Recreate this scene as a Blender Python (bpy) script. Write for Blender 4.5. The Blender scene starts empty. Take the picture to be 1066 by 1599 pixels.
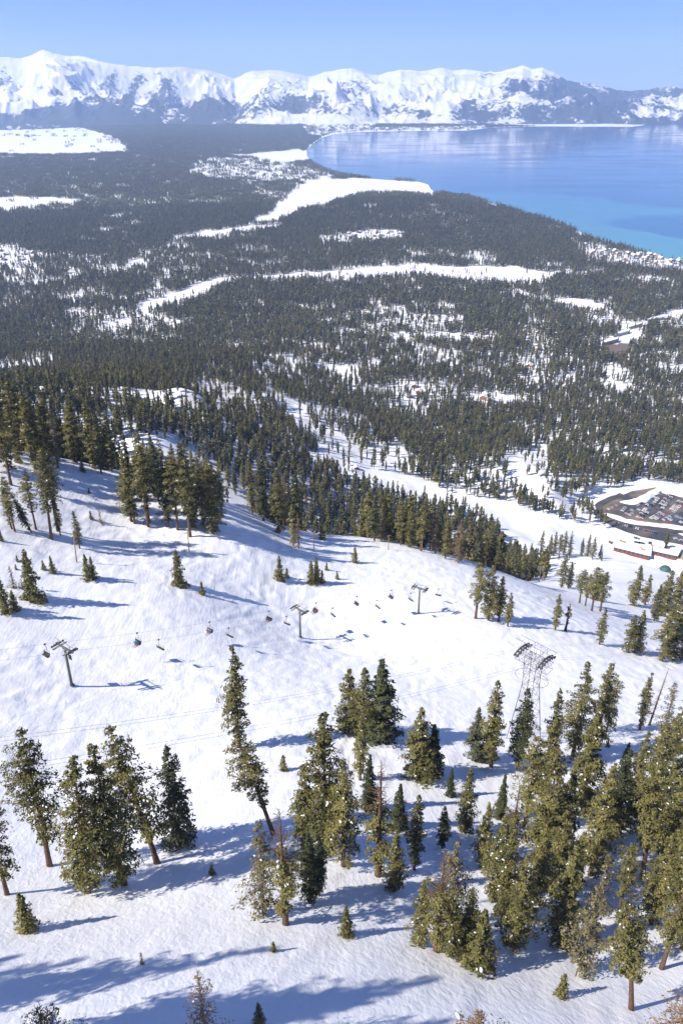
import bpy, bmesh, math, random
import numpy as np
from mathutils import Vector, Matrix
random.seed(7); RNG = np.random.default_rng(7)
SC = bpy.context.scene
COL = SC.collection
# ---------------------------------------------------------------- camera, sky, sun, exposure
cam = bpy.data.cameras.new('camera'); cam_o = bpy.data.objects.new('camera', cam); COL.objects.link(cam_o)
cam.sensor_fit = 'VERTICAL'; cam.sensor_height = 36.0; cam.lens = 1273.0/1599.0*36.0
cam.clip_start = 0.5; cam.clip_end = 90000
cam_o.location = (0, 0, 600.0); cam_o.rotation_euler = (math.radians(90-27.9), 0, 0)
SC.camera = cam_o
SHADOW_AZ, SUN_EL = math.radians(65), math.radians(45)          # shadows fall towards +x and away from the camera
SUN_STRENGTH, SKY_STRENGTH, EXPOSURE = 5.0, 0.068, 0.68
world = bpy.data.worlds.new('World'); SC.world = world; world.use_nodes = True
wn = world.node_tree; bgn = wn.nodes['Background']
sky = wn.nodes.new('ShaderNodeTexSky'); sky.sky_type = 'NISHITA'; sky.sun_disc = False
sky.sun_elevation = SUN_EL; sky.sun_rotation = SHADOW_AZ + math.pi
sky.altitude = 2400; sky.air_density = 1.0; sky.dust_density = 0.0; sky.ozone_density = 6.0
tint = wn.nodes.new('ShaderNodeMix'); tint.data_type = 'RGBA'; tint.blend_type = 'MULTIPLY'; tint.inputs['Factor'].default_value = 1.0
tint.inputs['B'].default_value = (0.79, 0.87, 1.16, 1); wn.links.new(sky.outputs[0], tint.inputs['A']); wn.links.new(tint.outputs['Result'], bgn.inputs[0]); bgn.inputs[1].default_value = SKY_STRENGTH
sun = bpy.data.lights.new('sun', 'SUN'); sun.energy = SUN_STRENGTH; sun.angle = math.radians(0.53); sun.color = (1.0, 0.925, 0.815)
sun_o = bpy.data.objects.new('sun', sun); COL.objects.link(sun_o)
sd = Vector((math.sin(SHADOW_AZ)*math.cos(SUN_EL), math.cos(SHADOW_AZ)*math.cos(SUN_EL), -math.sin(SUN_EL)))
sun_o.rotation_euler = sd.to_track_quat('-Z', 'Y').to_euler(); sun_o.location = (-300, -200, 900)
SC.view_settings.view_transform = 'Standard'; SC.view_settings.look = 'None'
SC.view_settings.exposure = EXPOSURE; SC.view_settings.gamma = 1.0; SC.view_settings.use_curve_mapping = False
SC.render.engine = 'CYCLES'
SC.cycles.use_denoising = True
SC.cycles.max_bounces = 6; SC.cycles.diffuse_bounces = 3; SC.cycles.glossy_bounces = 2; SC.cycles.transmission_bounces = 2
SC.cycles.volume_bounces = 2; SC.cycles.transparent_max_bounces = 4; SC.cycles.caustics_reflective = False; SC.cycles.caustics_refractive = False
# ---------------------------------------------------------------- terrain function (metres; lake level z = 0, camera at z = CAMZ)
F, PITCH, PCX, PCY, CAMZ = 1273.0, math.radians(27.9), 533.0, 799.5, 600.0
def ray(x, y):
    u, v = (x - PCX) / F, (PCY - y) / F
    return (u, math.cos(PITCH) + v * math.sin(PITCH), -math.sin(PITCH) + v * math.cos(PITCH))
def project(X, Y, Z):
    Z = Z - CAMZ
    d = Y * math.cos(PITCH) - Z * math.sin(PITCH)
    up = Y * math.sin(PITCH) + Z * math.cos(PITCH)
    d = np.where(np.asarray(d) < 1, 1, d)
    return PCX + F * X / d, PCY - F * up / d
CTRL = [(-41,79,-99),(-33,70,-94),(-7,64,-91),(-2,85,-102),(16,121,-123),(7,128,-121),(47,240,-168),(33,132,-130),(100,226,-177),(14,77,-104),
        (34,58,-97),(-48,205,-134),(-68,248,-144),(-86,211,-125),(-23,290,-164),(14,339,-193),(60,340,-206),(81,300,-196),(117,310,-217),
        (118,412,-268),(-62,148,-121),(-13,213,-157),(27,233,-163),(0,40,-76),(-40,40,-72),(45,35,-84),(-40,350,-200),
        (0,-40,-45),(0,-120,-20),(-150,-80,10),(150,-80,-60),(-160,60,-52),(-200,200,-78),(-220,330,-125),(150,100,-135),(220,220,-200),
        (300,380,-300),(-280,480,-190),(-400,150,0),(-420,500,-120),(300,-50,-120),(450,200,-260),
        (-150,420,-250),(-60,440,-275),(40,460,-300),(90,500,-325),(-230,650,-330),(-100,600,-365),(0,640,-405),(100,640,-410),(180,450,-292),(230,580,-364),(290,730,-438),(180,700,-440),
        (-600,700,-200),(-700,300,-40),(-700,1100,-420),(600,500,-400),(650,800,-495),(800,400,-450)]
PIXZ = [(1000,850,-508),(1060,800,-503),(940,790,-503),(1000,770,-503),(960,880,-500),(1060,900,-500),(850,815,-492),(700,765,-470),(580,738,-447),
        (480,690,-425),(430,620,-430),(410,575,-480),(310,602,-325),(330,645,-365),(260,650,-340),(185,642,-300),(230,690,-300),
        (200,540,-562),(600,600,-545),(800,600,-560),(1000,600,-566),(900,700,-530),(650,680,-515),(830,735,-475),(780,690,-520),(960,700,-530),(520,640,-500),
        (50,520,-570),(400,520,-572),(700,520,-575),(1000,520,-578),(100,450,-586),(533,450,-588),(1000,450,-588)]
PIXR = [(0,730,300),(60,723,315),(120,720,330),(172,728,335),(190,800,300),(270,832,288),(350,828,300),(374,786,340),(440,846,335)]
def _fit():
    pts = [p for p in CTRL]
    for (x, y, s) in PIXR:
        d = np.array(ray(x, y)); d = d/np.linalg.norm(d)*s; pts.append(tuple(d))
    for (x, y, z) in PIXZ:
        d = ray(x, y); t = z / d[2]
        pts.append((d[0]*t, d[1]*t, z))
    for a in range(-75, 76, 25):
        for r, z in ((2600, -588), (3600, -592)):
            pts.append((r*math.sin(math.radians(a)), r*math.cos(math.radians(a)), z))
    for a in (110, 160, 210, 250):
        pts.append((700*math.sin(math.radians(a)), 700*math.cos(math.radians(a)), 60))
    P = np.array(pts, float); n = len(P)
    D = np.sqrt(((P[:, None, :2] - P[None, :, :2])**2).sum(-1) + 25.0**2)
    A = np.zeros((n+3, n+3)); A[:n, :n] = D - 3.0*np.eye(n)
    A[:n, n] = A[n, :n] = 1; A[:n, n+1:] = P[:, :2]; A[n+1:, :n] = P[:, :2].T
    b = np.zeros(n+3); b[:n] = P[:, 2]
    return P, np.linalg.solve(A, b)
_CP, _CW = _fit()
def smooth(a, b, x):
    t = np.clip((x - a) / (b - a), 0, 1); return t*t*(3 - 2*t)
def _hash(ix, iy, s):
    h = (ix.astype(np.int64)*374761393 + iy.astype(np.int64)*668265263 + s*974634777) & 0x7fffffff
    h = ((h ^ (h >> 13)) * 1274126177) & 0x7fffffff
    return ((h ^ (h >> 16)) & 0xffff) / 65535.0
def vnoise(x, y, s=0):
    x = np.asarray(x, float); y = np.asarray(y, float)
    ix, iy = np.floor(x), np.floor(y); fx, fy = x - ix, y - iy
    fx = fx*fx*(3-2*fx); fy = fy*fy*(3-2*fy)
    a, b = _hash(ix, iy, s), _hash(ix+1, iy, s); c, d = _hash(ix, iy+1, s), _hash(ix+1, iy+1, s)
    return (a*(1-fx)+b*fx)*(1-fy) + (c*(1-fx)+d*fx)*fy
def fbm(x, y, o=4, s=0, g=0.5):
    t, a, n = 0, 1.0, 0
    for k in range(o):
        t = t + a*vnoise(x*2**k, y*2**k, s+k*17); n += a; a *= g
    return t/n
def ridged(x, y, o=5, s=0):
    t, a, n, w = 0, 1.0, 0, 1.0
    for k in range(o):
        r = (1-np.abs(2*vnoise(x*2.03**k + 7.7*k, y*2.03**k - 3.1*k, s+k*13)-1))**2; t = t + a*r*w; n += a; w = np.clip(r*1.4, 0.15, 1); a *= 0.52
    return t/n
def base_ground(x, y):
    x = np.asarray(x, float); y = np.asarray(y, float); shp = x.shape
    x = x.ravel(); y = y.ravel(); z = np.empty_like(x)
    n = len(_CP)
    for i in range(0, len(x), 40000):
        xs, ys = x[i:i+40000], y[i:i+40000]
        D = np.sqrt((xs[:, None]-_CP[None, :, 0])**2 + (ys[:, None]-_CP[None, :, 1])**2 + 625.0)
        z[i:i+40000] = D @ _CW[:n] + _CW[n] + _CW[n+1]*xs + _CW[n+2]*ys
    r = np.hypot(x, y)
    w = smooth(1900, 2900, r)
    z = (z + CAMZ)*(1-w) + w*(9.0 + 10*(fbm(x/900, y/900, 3, 5)-0.5) + 48*np.exp(-((x-420)/750)**2-((y-4250)/520)**2) + 70*np.exp(-((x+3700)/1500)**2-((y-9300)/900)**2))
    return z.reshape(shp)
def ground(x, y):
    """base terrain plus the relief of the skied snow"""
    x = np.asarray(x, float); y = np.asarray(y, float)
    z = base_ground(x, y); r = np.hypot(x, y)
    near = (1 - smooth(420, 700, r))
    u = (x*0.42 + y*0.91); v = (x*0.91 - y*0.42)                 # u runs down the fall line
    wx = v/2.6 + 0.8*vnoise(u/7, v/7, 31); wy = u/4.4 + 0.8*vnoise(u/7, v/7, 33)
    m = vnoise(wx, wy, 3)*0.65 + vnoise(wx*2.1, wy*1.7, 4)*0.35
    mog = smooth(85, 130, r)*(0.55 + 0.45*smooth(0.35, 0.6, vnoise(x/45, y/45, 8)))
    z = z + near*(0.75*(m-0.5)*mog + 1.0*(fbm(x/34, y/34, 2, 11)-0.5) + 0.25*(vnoise(v/1.7, u/9, 12)-0.5)*(1-mog))
    far = smooth(450, 900, r)*(1-smooth(1600, 2400, r))
    return z + far*(22*(fbm(x/160, y/160, 4, 21)-0.5) + 9*(fbm(x/38, y/38, 3, 23)-0.5))
def at(px, py, extra=0.0):
    """where the line of sight through a picture point meets the ground"""
    d = np.array(ray(px, py)); ts = np.geomspace(25, 30000, 700)
    g = CAMZ + d[2]*ts - base_ground(d[0]*ts, d[1]*ts) - extra
    i = int(np.argmax(g < 0)); a, b = (ts[i-1], ts[i]) if g[i] < 0 else (ts[-2], ts[-1])
    tt = np.linspace(a, b, 40); g = CAMZ + d[2]*tt - base_ground(d[0]*tt, d[1]*tt) - extra
    j = max(1, int(np.argmax(g < 0))); t = tt[j-1] + (tt[j]-tt[j-1])*g[j-1]/(g[j-1]-g[j]+1e-9)
    x, y = d[0]*t, d[1]*t
    return Vector((x, y, float(ground(x, y)) + extra))
def at_z(px, py, z):
    d = ray(px, py); t = (z - CAMZ)/d[2]
    return Vector((d[0]*t, d[1]*t, z))
def height_to(p, ty):
    """height of a vertical thing with its foot at p whose top shows at picture row ty"""
    lo, hi = 0.2, 60.0
    for _ in range(30):
        m = (lo+hi)/2
        if float(project(p.x, p.y, p.z+m)[1]) > ty: lo = m
        else: hi = m
    return lo
def in_poly(px, py, poly):
    px = np.asarray(px); py = np.asarray(py); r = np.zeros(px.shape, bool); n = len(poly); j = n-1
    for i in range(n):
        xi, yi = poly[i]; xj, yj = poly[j]
        c = ((yi > py) != (yj > py)) & (px < (xj-xi)*(py-yi)/((yj-yi) if yj != yi else 1e-9) + xi)
        r ^= c; j = i
    return r
def mesh_np(name, v, faces, mats=(), mat_idx=None, smooth_f=False, loop_attr=None):
    """mesh from a vertex array and face index arrays (each array one polygon size)"""
    me = bpy.data.meshes.new(name)
    v = np.asarray(v, np.float32); me.vertices.add(len(v)); me.vertices.foreach_set('co', v.ravel())
    if isinstance(faces, np.ndarray): faces = [faces]
    faces = [np.asarray(f, np.int32) for f in faces if len(f)]
    nl = sum(f.size for f in faces); npoly = sum(len(f) for f in faces)
    me.loops.add(nl); me.loops.foreach_set('vertex_index', np.concatenate([f.ravel() for f in faces]))
    tot = np.concatenate([np.full(len(f), f.shape[1], np.int32) for f in faces])
    st = np.concatenate([[0], np.cumsum(tot)[:-1]]).astype(np.int32)
    me.polygons.add(npoly); me.polygons.foreach_set('loop_start', st); me.polygons.foreach_set('loop_total', tot)
    for m in mats: me.materials.append(m)
    if mat_idx is not None: me.polygons.foreach_set('material_index', np.asarray(mat_idx, np.int32))
    if smooth_f: me.polygons.foreach_set('use_smooth', np.ones(npoly, bool))
    me.update(calc_edges=True); me.validate()
    return me
def obj(name, me, parent=None, loc=None, rot=None, **props):
    o = bpy.data.objects.new(name, me); COL.objects.link(o)
    if parent is not None: o.parent = parent
    if loc is not None: o.location = loc
    if rot is not None: o.rotation_euler = rot
    for k, v in props.items(): o[k] = v
    return o
def empty(name, loc=(0, 0, 0), rot=(0, 0, 0), **props):
    o = obj(name, None, None, loc, rot, **props); o.empty_display_size = 0.5; return o
class MB:
    """collects boxes, tubes and polygons into one mesh"""
    def __init__(s): s.v = []; s.f = []; s.m = []
    def poly(s, pts, m=0):
        b = len(s.v); s.v += [tuple(p) for p in pts]; s.f.append(tuple(range(b, b+len(pts)))); s.m.append(m)
    def box(s, c, size, m=0, M=None, taper=(1, 1)):
        b = len(s.v); sx, sy, sz = [q/2 for q in size]
        for k in (-1, 1):
            tx, ty = taper if k > 0 else (1, 1)
            for (i, j) in ((-1, -1), (1, -1), (1, 1), (-1, 1)):
                p = Vector((i*sx*tx, j*sy*ty, k*sz))
                if M is not None: p = M @ p
                s.v.append((p.x+c[0], p.y+c[1], p.z+c[2]))
        for q in ((3, 2, 1, 0), (4, 5, 6, 7), (0, 1, 5, 4), (1, 2, 6, 5), (2, 3, 7, 6), (3, 0, 4, 7)):
            s.f.append(tuple(b+i for i in q)); s.m.append(m)
    def tube(s, pts, radii, n=6, m=0, cap=True):
        pts = [Vector(p) for p in pts]
        if not hasattr(radii, '__len__'): radii = [radii]*len(pts)
        b = len(s.v)
        for i, p in enumerate(pts):
            d = (pts[min(i+1, len(pts)-1)] - pts[max(i-1, 0)]); d.normalize()
            a = d.orthogonal() if abs(d.z) < 0.99 else Vector((1, 0, 0)).cross(d)
            a = Vector((0, 0, 1)).cross(d) if abs(d.z) < 0.95 else Vector((0, 1, 0)).cross(d)
            a.normalize(); c = d.cross(a)
            for k in range(n):
                q = 2*math.pi*k/n; w = p + (a*math.cos(q) + c*math.sin(q))*radii[i]; s.v.append(tuple(w))
        for i in range(len(pts)-1):
            for k in range(n):
                s.f.append((b+i*n+k, b+i*n+(k+1) % n, b+(i+1)*n+(k+1) % n, b+(i+1)*n+k)); s.m.append(m)
        if cap:
            s.f.append(tuple(b+k for k in reversed(range(n)))); s.m.append(m)
            e = b+(len(pts)-1)*n; s.f.append(tuple(e+k for k in range(n))); s.m.append(m)
    def mesh(s, name, mats, smooth_f=False):
        me = bpy.data.meshes.new(name); me.from_pydata(s.v, [], s.f)
        for m in (mats if isinstance(mats, (list, tuple)) else [mats]): me.materials.append(m)
        me.polygons.foreach_set('material_index', s.m)
        if smooth_f: me.polygons.foreach_set('use_smooth', [True]*len(s.f))
        me.update(); return me
    def build(s, name, mats, parent=None, loc=None, rot=None, smooth_f=False, **props):
        return obj(name, s.mesh(name, mats, smooth_f), parent, loc, rot, **props)
ORD = ['first', 'second', 'third', 'fourth', 'fifth', 'sixth', 'seventh', 'eighth', 'ninth', 'tenth', 'eleventh', 'twelfth', 'thirteenth', 'fourteenth',
       'fifteenth', 'sixteenth', 'seventeenth', 'eighteenth', 'nineteenth', 'twentieth']
def ordinal(i):
    if i < 20: return ORD[i]
    n = i+1; s = 'th' if n % 10 not in (1, 2, 3) or n % 100 in (11, 12, 13) else {1: 'st', 2: 'nd', 3: 'rd'}[n % 10]
    return f'{n}{s}'
# ---------------------------------------------------------------- materials
def mat(name, base=(0.5, 0.5, 0.5), rough=0.7, metal=0.0, noise=None, bump=None, spec=0.3):
    m = bpy.data.materials.new(name); m.use_nodes = True; nt = m.node_tree; b = nt.nodes['Principled BSDF']
    b.inputs['Base Color'].default_value = (*base, 1); b.inputs['Roughness'].default_value = rough
    b.inputs['Metallic'].default_value = metal; b.inputs['Specular IOR Level'].default_value = spec
    if noise:
        sc, amt = noise; tc = nt.nodes.new('ShaderNodeTexCoord'); n = nt.nodes.new('ShaderNodeTexNoise'); n.inputs['Scale'].default_value = sc
        n.inputs['Detail'].default_value = 5; nt.links.new(tc.outputs['Object'], n.inputs['Vector'])
        r = nt.nodes.new('ShaderNodeValToRGB'); r.color_ramp.elements[0].position = 0.3; r.color_ramp.elements[1].position = 0.7
        r.color_ramp.elements[0].color = (*[c*(1-amt) for c in base], 1); r.color_ramp.elements[1].color = (*[min(1, c*(1+amt)) for c in base], 1)
        nt.links.new(n.outputs['Fac'], r.inputs['Fac']); nt.links.new(r.outputs['Color'], b.inputs['Base Color'])
        if bump:
            bp = nt.nodes.new('ShaderNodeBump'); bp.inputs['Strength'].default_value = bump; bp.inputs['Distance'].default_value = 0.05
            nt.links.new(n.outputs['Fac'], bp.inputs['Height']); nt.links.new(bp.outputs['Normal'], b.inputs['Normal'])
    return m
def N(nt, t, **kw):
    n = nt.nodes.new(t)
    for k, v in kw.items(): setattr(n, k, v)
    return n
SNOW_RGB = (0.83, 0.845, 0.88)
def snow_ground_material():
    m = bpy.data.materials.new('skied_snow'); m.use_nodes = True; nt = m.node_tree; L = nt.links.new; b = nt.nodes['Principled BSDF']
    b.inputs['Roughness'].default_value = 0.55; b.inputs['Specular IOR Level'].default_value = 0.2
    tc = N(nt, 'ShaderNodeTexCoord')
    att = N(nt, 'ShaderNodeAttribute', attribute_name='cover')       # x: bare earth / litter, y: near-ness of fine relief
    sep = N(nt, 'ShaderNodeSeparateXYZ'); L(att.outputs['Vector'], sep.inputs[0])
    n1 = N(nt, 'ShaderNodeTexNoise'); n1.inputs['Scale'].default_value = 0.05; n1.inputs['Detail'].default_value = 6; L(tc.outputs['Object'], n1.inputs['Vector'])
    cr = N(nt, 'ShaderNodeValToRGB'); cr.color_ramp.elements[0].position = 0.3; cr.color_ramp.elements[1].position = 0.7
    cr.color_ramp.elements[0].color = (0.79, 0.81, 0.85, 1); cr.color_ramp.elements[1].color = (0.85, 0.865, 0.90, 1); L(n1.outputs['Fac'], cr.inputs['Fac'])
    n2 = N(nt, 'ShaderNodeTexNoise'); n2.inputs['Scale'].default_value = 0.03; n2.inputs['Detail'].default_value = 8; L(tc.outputs['Object'], n2.inputs['Vector'])
    mu = N(nt, 'ShaderNodeMath', operation='MULTIPLY_ADD'); mu.inputs[1].default_value = 3.0; L(n2.outputs['Fac'], mu.inputs[0])
    sb = N(nt, 'ShaderNodeMath', operation='SUBTRACT'); sb.inputs[1].default_value = 1.5
    L(sep.outputs[0], mu.inputs[2]); L(mu.outputs[0], sb.inputs[0])
    cl = N(nt, 'ShaderNodeClamp'); L(sb.outputs[0], cl.inputs['Value'])
    ml = N(nt, 'ShaderNodeMath', operation='MULTIPLY'); L(cl.outputs[0], ml.inputs[0]); L(sep.outputs[0], ml.inputs[1]); ml.use_clamp = True
    mix = N(nt, 'ShaderNodeMix', data_type='RGBA'); L(ml.outputs[0], mix.inputs['Factor']); L(cr.outputs['Color'], mix.inputs['A']); mix.inputs['B'].default_value = (0.16, 0.12, 0.09, 1)
    L(mix.outputs['Result'], b.inputs['Base Color'])
    # fine relief: ski tracks and chopped snow
    mp = N(nt, 'ShaderNodeMapping'); mp.inputs['Rotation'].default_value = (0, 0, math.radians(25)); mp.inputs['Scale'].default_value = (1.0, 0.28, 1.0); L(tc.outputs['Object'], mp.inputs['Vector'])
    w1 = N(nt, 'ShaderNodeTexNoise'); w1.inputs['Scale'].default_value = 0.9; w1.inputs['Detail'].default_value = 6; w1.inputs['Roughness'].default_value = 0.6; w1.inputs['Distortion'].default_value = 0.8; L(mp.outputs[0], w1.inputs['Vector'])
    w2 = N(nt, 'ShaderNodeTexNoise'); w2.inputs['Scale'].default_value = 0.40; w2.inputs['Detail'].default_value = 4; L(tc.outputs['Object'], w2.inputs['Vector'])
    mp2 = N(nt, 'ShaderNodeMapping'); mp2.inputs['Rotation'].default_value = (0, 0, math.radians(-35)); mp2.inputs['Scale'].default_value = (1.0, 0.045, 1.0); L(tc.outputs['Object'], mp2.inputs['Vector'])
    w3 = N(nt, 'ShaderNodeTexNoise'); w3.inputs['Scale'].default_value = 1.3; w3.inputs['Detail'].default_value = 5; w3.inputs['Distortion'].default_value = 0.5; L(mp2.outputs[0], w3.inputs['Vector'])
    a1 = N(nt, 'ShaderNodeMath', operation='MULTIPLY_ADD'); a1.inputs[1].default_value = 0.6; L(w1.outputs['Fac'], a1.inputs[0]); L(w2.outputs['Fac'], a1.inputs[2])
    a2 = N(nt, 'ShaderNodeMath', operation='MULTIPLY_ADD'); a2.inputs[1].default_value = 1.5; L(w3.outputs['Fac'], a2.inputs[0]); L(a1.outputs[0], a2.inputs[2])
    bp = N(nt, 'ShaderNodeBump'); bp.inputs['Distance'].default_value = 0.5
    ms = N(nt, 'ShaderNodeMath', operation='MULTIPLY'); ms.inputs[1].default_value = 0.20; L(sep.outputs[1], ms.inputs[0]); L(ms.outputs[0], bp.inputs['Strength'])
    L(a2.outputs[0], bp.inputs['Height']); L(bp.outputs['Normal'], b.inputs['Normal'])
    return m
def foliage_material(name, dark, light, trans=0.12, vary=0.35):
    m = bpy.data.materials.new(name); m.use_nodes = True; nt = m.node_tree; L = nt.links.new; b = nt.nodes['Principled BSDF']; out = nt.nodes['Material Output']
    b.inputs['Roughness'].default_value = 0.6; b.inputs['Specular IOR Level'].default_value = 0.25
    at_ = N(nt, 'ShaderNodeAttribute', attribute_name='tint'); oi = N(nt, 'ShaderNodeObjectInfo')
    ad = N(nt, 'ShaderNodeMath', operation='MULTIPLY_ADD'); ad.inputs[1].default_value = vary; L(oi.outputs['Random'], ad.inputs[0])
    ml = N(nt, 'ShaderNodeMath', operation='MULTIPLY_ADD'); ml.inputs[1].default_value = 0.75; ml.inputs[2].default_value = -0.05; L(at_.outputs['Fac'], ml.inputs[0]); L(ml.outputs[0], ad.inputs[2])
    cr = N(nt, 'ShaderNodeValToRGB'); cr.color_ramp.elements[0].color = (*dark, 1); cr.color_ramp.elements[1].color = (*light, 1); L(ad.outputs[0], cr.inputs['Fac'])
    L(cr.outputs['Color'], b.inputs['Base Color'])
    t = N(nt, 'ShaderNodeBsdfTranslucent'); L(cr.outputs['Color'], t.inputs['Color'])
    mx = N(nt, 'ShaderNodeMixShader'); mx.inputs[0].default_value = trans; L(b.outputs[0], mx.inputs[1]); L(t.outputs[0], mx.inputs[2]); L(mx.outputs[0], out.inputs['Surface'])
    return m
M_SNOW = snow_ground_material()
M_CAP = mat('settled_snow', SNOW_RGB, 0.6, noise=(2.0, 0.04), bump=0.3, spec=0.2)
M_BARK = mat('red_brown_bark', (0.13, 0.075, 0.05), 0.9, noise=(3.0, 0.45), bump=0.8)
M_BARK_GREY = mat('weathered_bark', (0.17, 0.13, 0.105), 0.9, noise=(3.0, 0.4), bump=0.8)
M_CHAR = mat('charred_bark', (0.035, 0.03, 0.03), 0.9, noise=(3.0, 0.4))
M_FIR = foliage_material('fir_needles', (0.042, 0.048, 0.016), (0.235, 0.210, 0.068))
M_DARK = foliage_material('dark_fir_needles', (0.026, 0.036, 0.018), (0.085, 0.095, 0.035))
M_PALE = foliage_material('pale_thin_needles', (0.085, 0.08, 0.04), (0.23, 0.20, 0.10))
M_GREY = foliage_material('grey_green_needles', (0.050, 0.060, 0.035), (0.12, 0.125, 0.07))
M_BROWN = foliage_material('browned_needles', (0.11, 0.065, 0.03), (0.26, 0.17, 0.08))
M_FAR = foliage_material('forest_needles', (0.036, 0.042, 0.014), (0.17, 0.155, 0.044), 0.1, 0.7)
M_FAR_PALE = foliage_material('forest_pale_needles', (0.06, 0.058, 0.03), (0.20, 0.17, 0.085), 0.1, 0.5)
M_FAR_DARK = foliage_material('forest_dark_needles', (0.024, 0.032, 0.016), (0.10, 0.105, 0.042), 0.1, 0.5)
M_STEEL = mat('galvanised_steel', (0.25, 0.25, 0.26), 0.5, 0.3, noise=(1.0, 0.15))
M_TOWER = mat('dark_green_grey_paint', (0.11, 0.125, 0.125), 0.55, 0.1, noise=(0.8, 0.15))
M_DARKMETAL = mat('dark_metal', (0.05, 0.05, 0.055), 0.5, 0.4, noise=(2.0, 0.2))
M_CABLE = mat('steel_cable', (0.20, 0.20, 0.21), 0.55, 0.3, noise=(4.0, 0.1))
M_WOODPOLE = mat('creosoted_pole', (0.30, 0.17, 0.08), 0.85, noise=(2.0, 0.3))
# ================================================================ the setting
LAKE_PX = [(1066,412),(1035,402),(1010,395),(965,384),(930,374),(905,362),(880,352),(850,343),(820,334),(790,324),(760,315),(740,309),(720,306),(700,304),(682,302),
           (672,295),(668,288),(655,284),(640,282),(610,281),(580,279),(560,276),(540,273),(515,267),(497,259),(484,250),(479,243),(479,236),(484,229),(492,222),
           (503,215),(520,210),(540,207.5),(560,206.3),(600,205.4),(640,204.6),(690,204.2),(730,203.8),(748,201.5),(762,199.4),(800,198.2),(850,197.2),(900,197.6),(950,197.8),
           (985,198),(1000,196),(1012,194),(1035,192.6),(1066,191.5)]
LAKE_W = [tuple(at_z(x, y, 0.6)[:2]) for x, y in LAKE_PX]
LAKE_W = LAKE_W + [(9500, 15500), (14000, 9000), (9000, 1500), (2600, 2300)]
def lake_dist(x, y):
    """signed distance to the shore, negative on the water"""
    d = np.full(x.shape, 1e9); n = len(LAKE_W)
    for i in range(n):
        ax, ay = LAKE_W[i]; bx, by = LAKE_W[(i+1) % n]; ex, ey = bx-ax, by-ay
        t = np.clip(((x-ax)*ex + (y-ay)*ey)/(ex*ex+ey*ey), 0, 1)
        d = np.minimum(d, np.hypot(x-ax-t*ex, y-ay-t*ey))
    return np.where(in_poly(x, y, LAKE_W), -d, d)
# clearings in the forest, as seen in the photograph: (outline, trees kept, bare brown ground)
def PX(s): return [tuple(map(float, q.split(','))) for q in s.split()]
CLEAR = [
 (PX('-60,188 0,190 60,193 130,200 175,212 202,232 195,239 100,243 -60,241'), 0.012, 0),
 (PX('-60,176 0,178 60,181 150,189 215,193 200,197 60,189 -60,186'), 0.05, 0),
 (PX('395,346 425,330 450,305 472,282 520,279 560,277 640,281 668,285 685,305 640,300 575,303 520,318 470,333 440,348 380,352'), 0.0, 0),
 (PX('288,272 300,258 330,246 430,250 490,262 530,275 480,284 400,287 330,279'), 0.22, 0),
 (PX('360,243 420,238 465,231 478,238 482,252 440,254 395,248'), 0.0, 0),
 (PX('390,187 450,181 520,179 600,190 575,201 520,203 470,196 420,192'), 0.06, 0),
 (PX('470,197 540,199 640,198 760,196 750,203 640,206 560,208 505,214 480,210'), 0.12, 0),
 (PX('210,481 235,470 310,445 340,437 420,430 480,426 560,421 640,413 700,415 790,416 880,426 868,433 830,445 760,447 715,438 660,432 600,436 560,434 460,436 380,441 350,446 322,462 270,478 245,490 240,503 225,495'), 0.015, 0),
 (PX('-50,309 60,308 110,310 135,318 80,320 40,326 -50,330'), 0.02, 0),
 (PX('-50,384 20,384 60,394 70,405 30,412 -50,412'), 0.15, 0),
 (PX('200,405 228,404 236,416 206,420'), 0.0, 0),
 (PX('262,371 330,361 400,353 440,350 430,358 340,368 280,374'), 0.02, 0),
 (PX('533,366 570,360 627,360 628,373 560,376'), 0.06, 0),
 (PX('850,471 900,466 950,475 932,490 900,485 862,481'), 0.0, 0),
 (PX('932,532 975,510 1000,500 1066,483 1120,470 1120,490 1066,500 1010,508 988,530 950,548'), 0.02, 0),
 (PX('936,552 958,536 995,530 996,545 970,560 944,564'), 0.0, 1.3),
 (PX('655,522 700,519 732,521 735,530 670,532'), 0.05, 0),
 (PX('895,374 940,381 1000,394 1066,402 1110,410 1110,424 1000,420 930,410 905,392'), 0.12, 0.3),
 (PX('420,576 440,570 560,569 562,586 430,586'), 0.25, 0),
 (PX('404,558 412,560 424,602 452,638 500,676 560,716 534,736 470,694 434,652 410,612'), 0.14, 0),
 (PX('520,748 560,738 600,735 680,745 740,775 840,812 900,822 960,833 1066,862 1200,900 1200,960 1066,930 950,910 850,880 780,838 700,800 600,765'), 0.0, 0),
 (PX('560,700 620,690 640,715 690,735 640,742 560,738 540,715'), 0.14, 0),
 (PX('780,715 845,692 882,740 868,795 815,785 788,750'), 0.09, 0),
 (PX('920,790 960,770 1000,752 1066,762 1250,790 1250,900 1066,860 960,835 925,815'), 0.0, 0),
 (PX('268,612 310,585 345,605 385,640 372,672 320,640 280,632'), 0.22, 0.5),
 (PX('166,640 192,628 205,650 180,662'), 0.3, 0.3),
 (PX('720,625 770,615 810,625 800,640 735,640'), 0.3, 0.2),
 (PX('600,625 690,618 700,645 610,650'), 0.4, 0.1),
 (PX('815,500 870,505 880,560 830,600 800,560'), 0.4, 0.15),
 (PX('930,590 960,600 955,608 925,603'), 0.1, 0.3),
 (PX('640,555 760,560 760,572 640,570'), 0.5, 0),
 (PX('100,400 340,395 360,425 150,440'), 0.6, 0), (PX('0,440 180,430 160,470 0,480'), 0.75, 0), (PX('60,500 230,490 190,540 60,545'), 0.55, 0),
 (PX('420,300 520,300 520,320 400,330'), 0.7, 0), (PX('0,325 300,300 300,340 0,345'), 0.8, 0),
]
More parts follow.
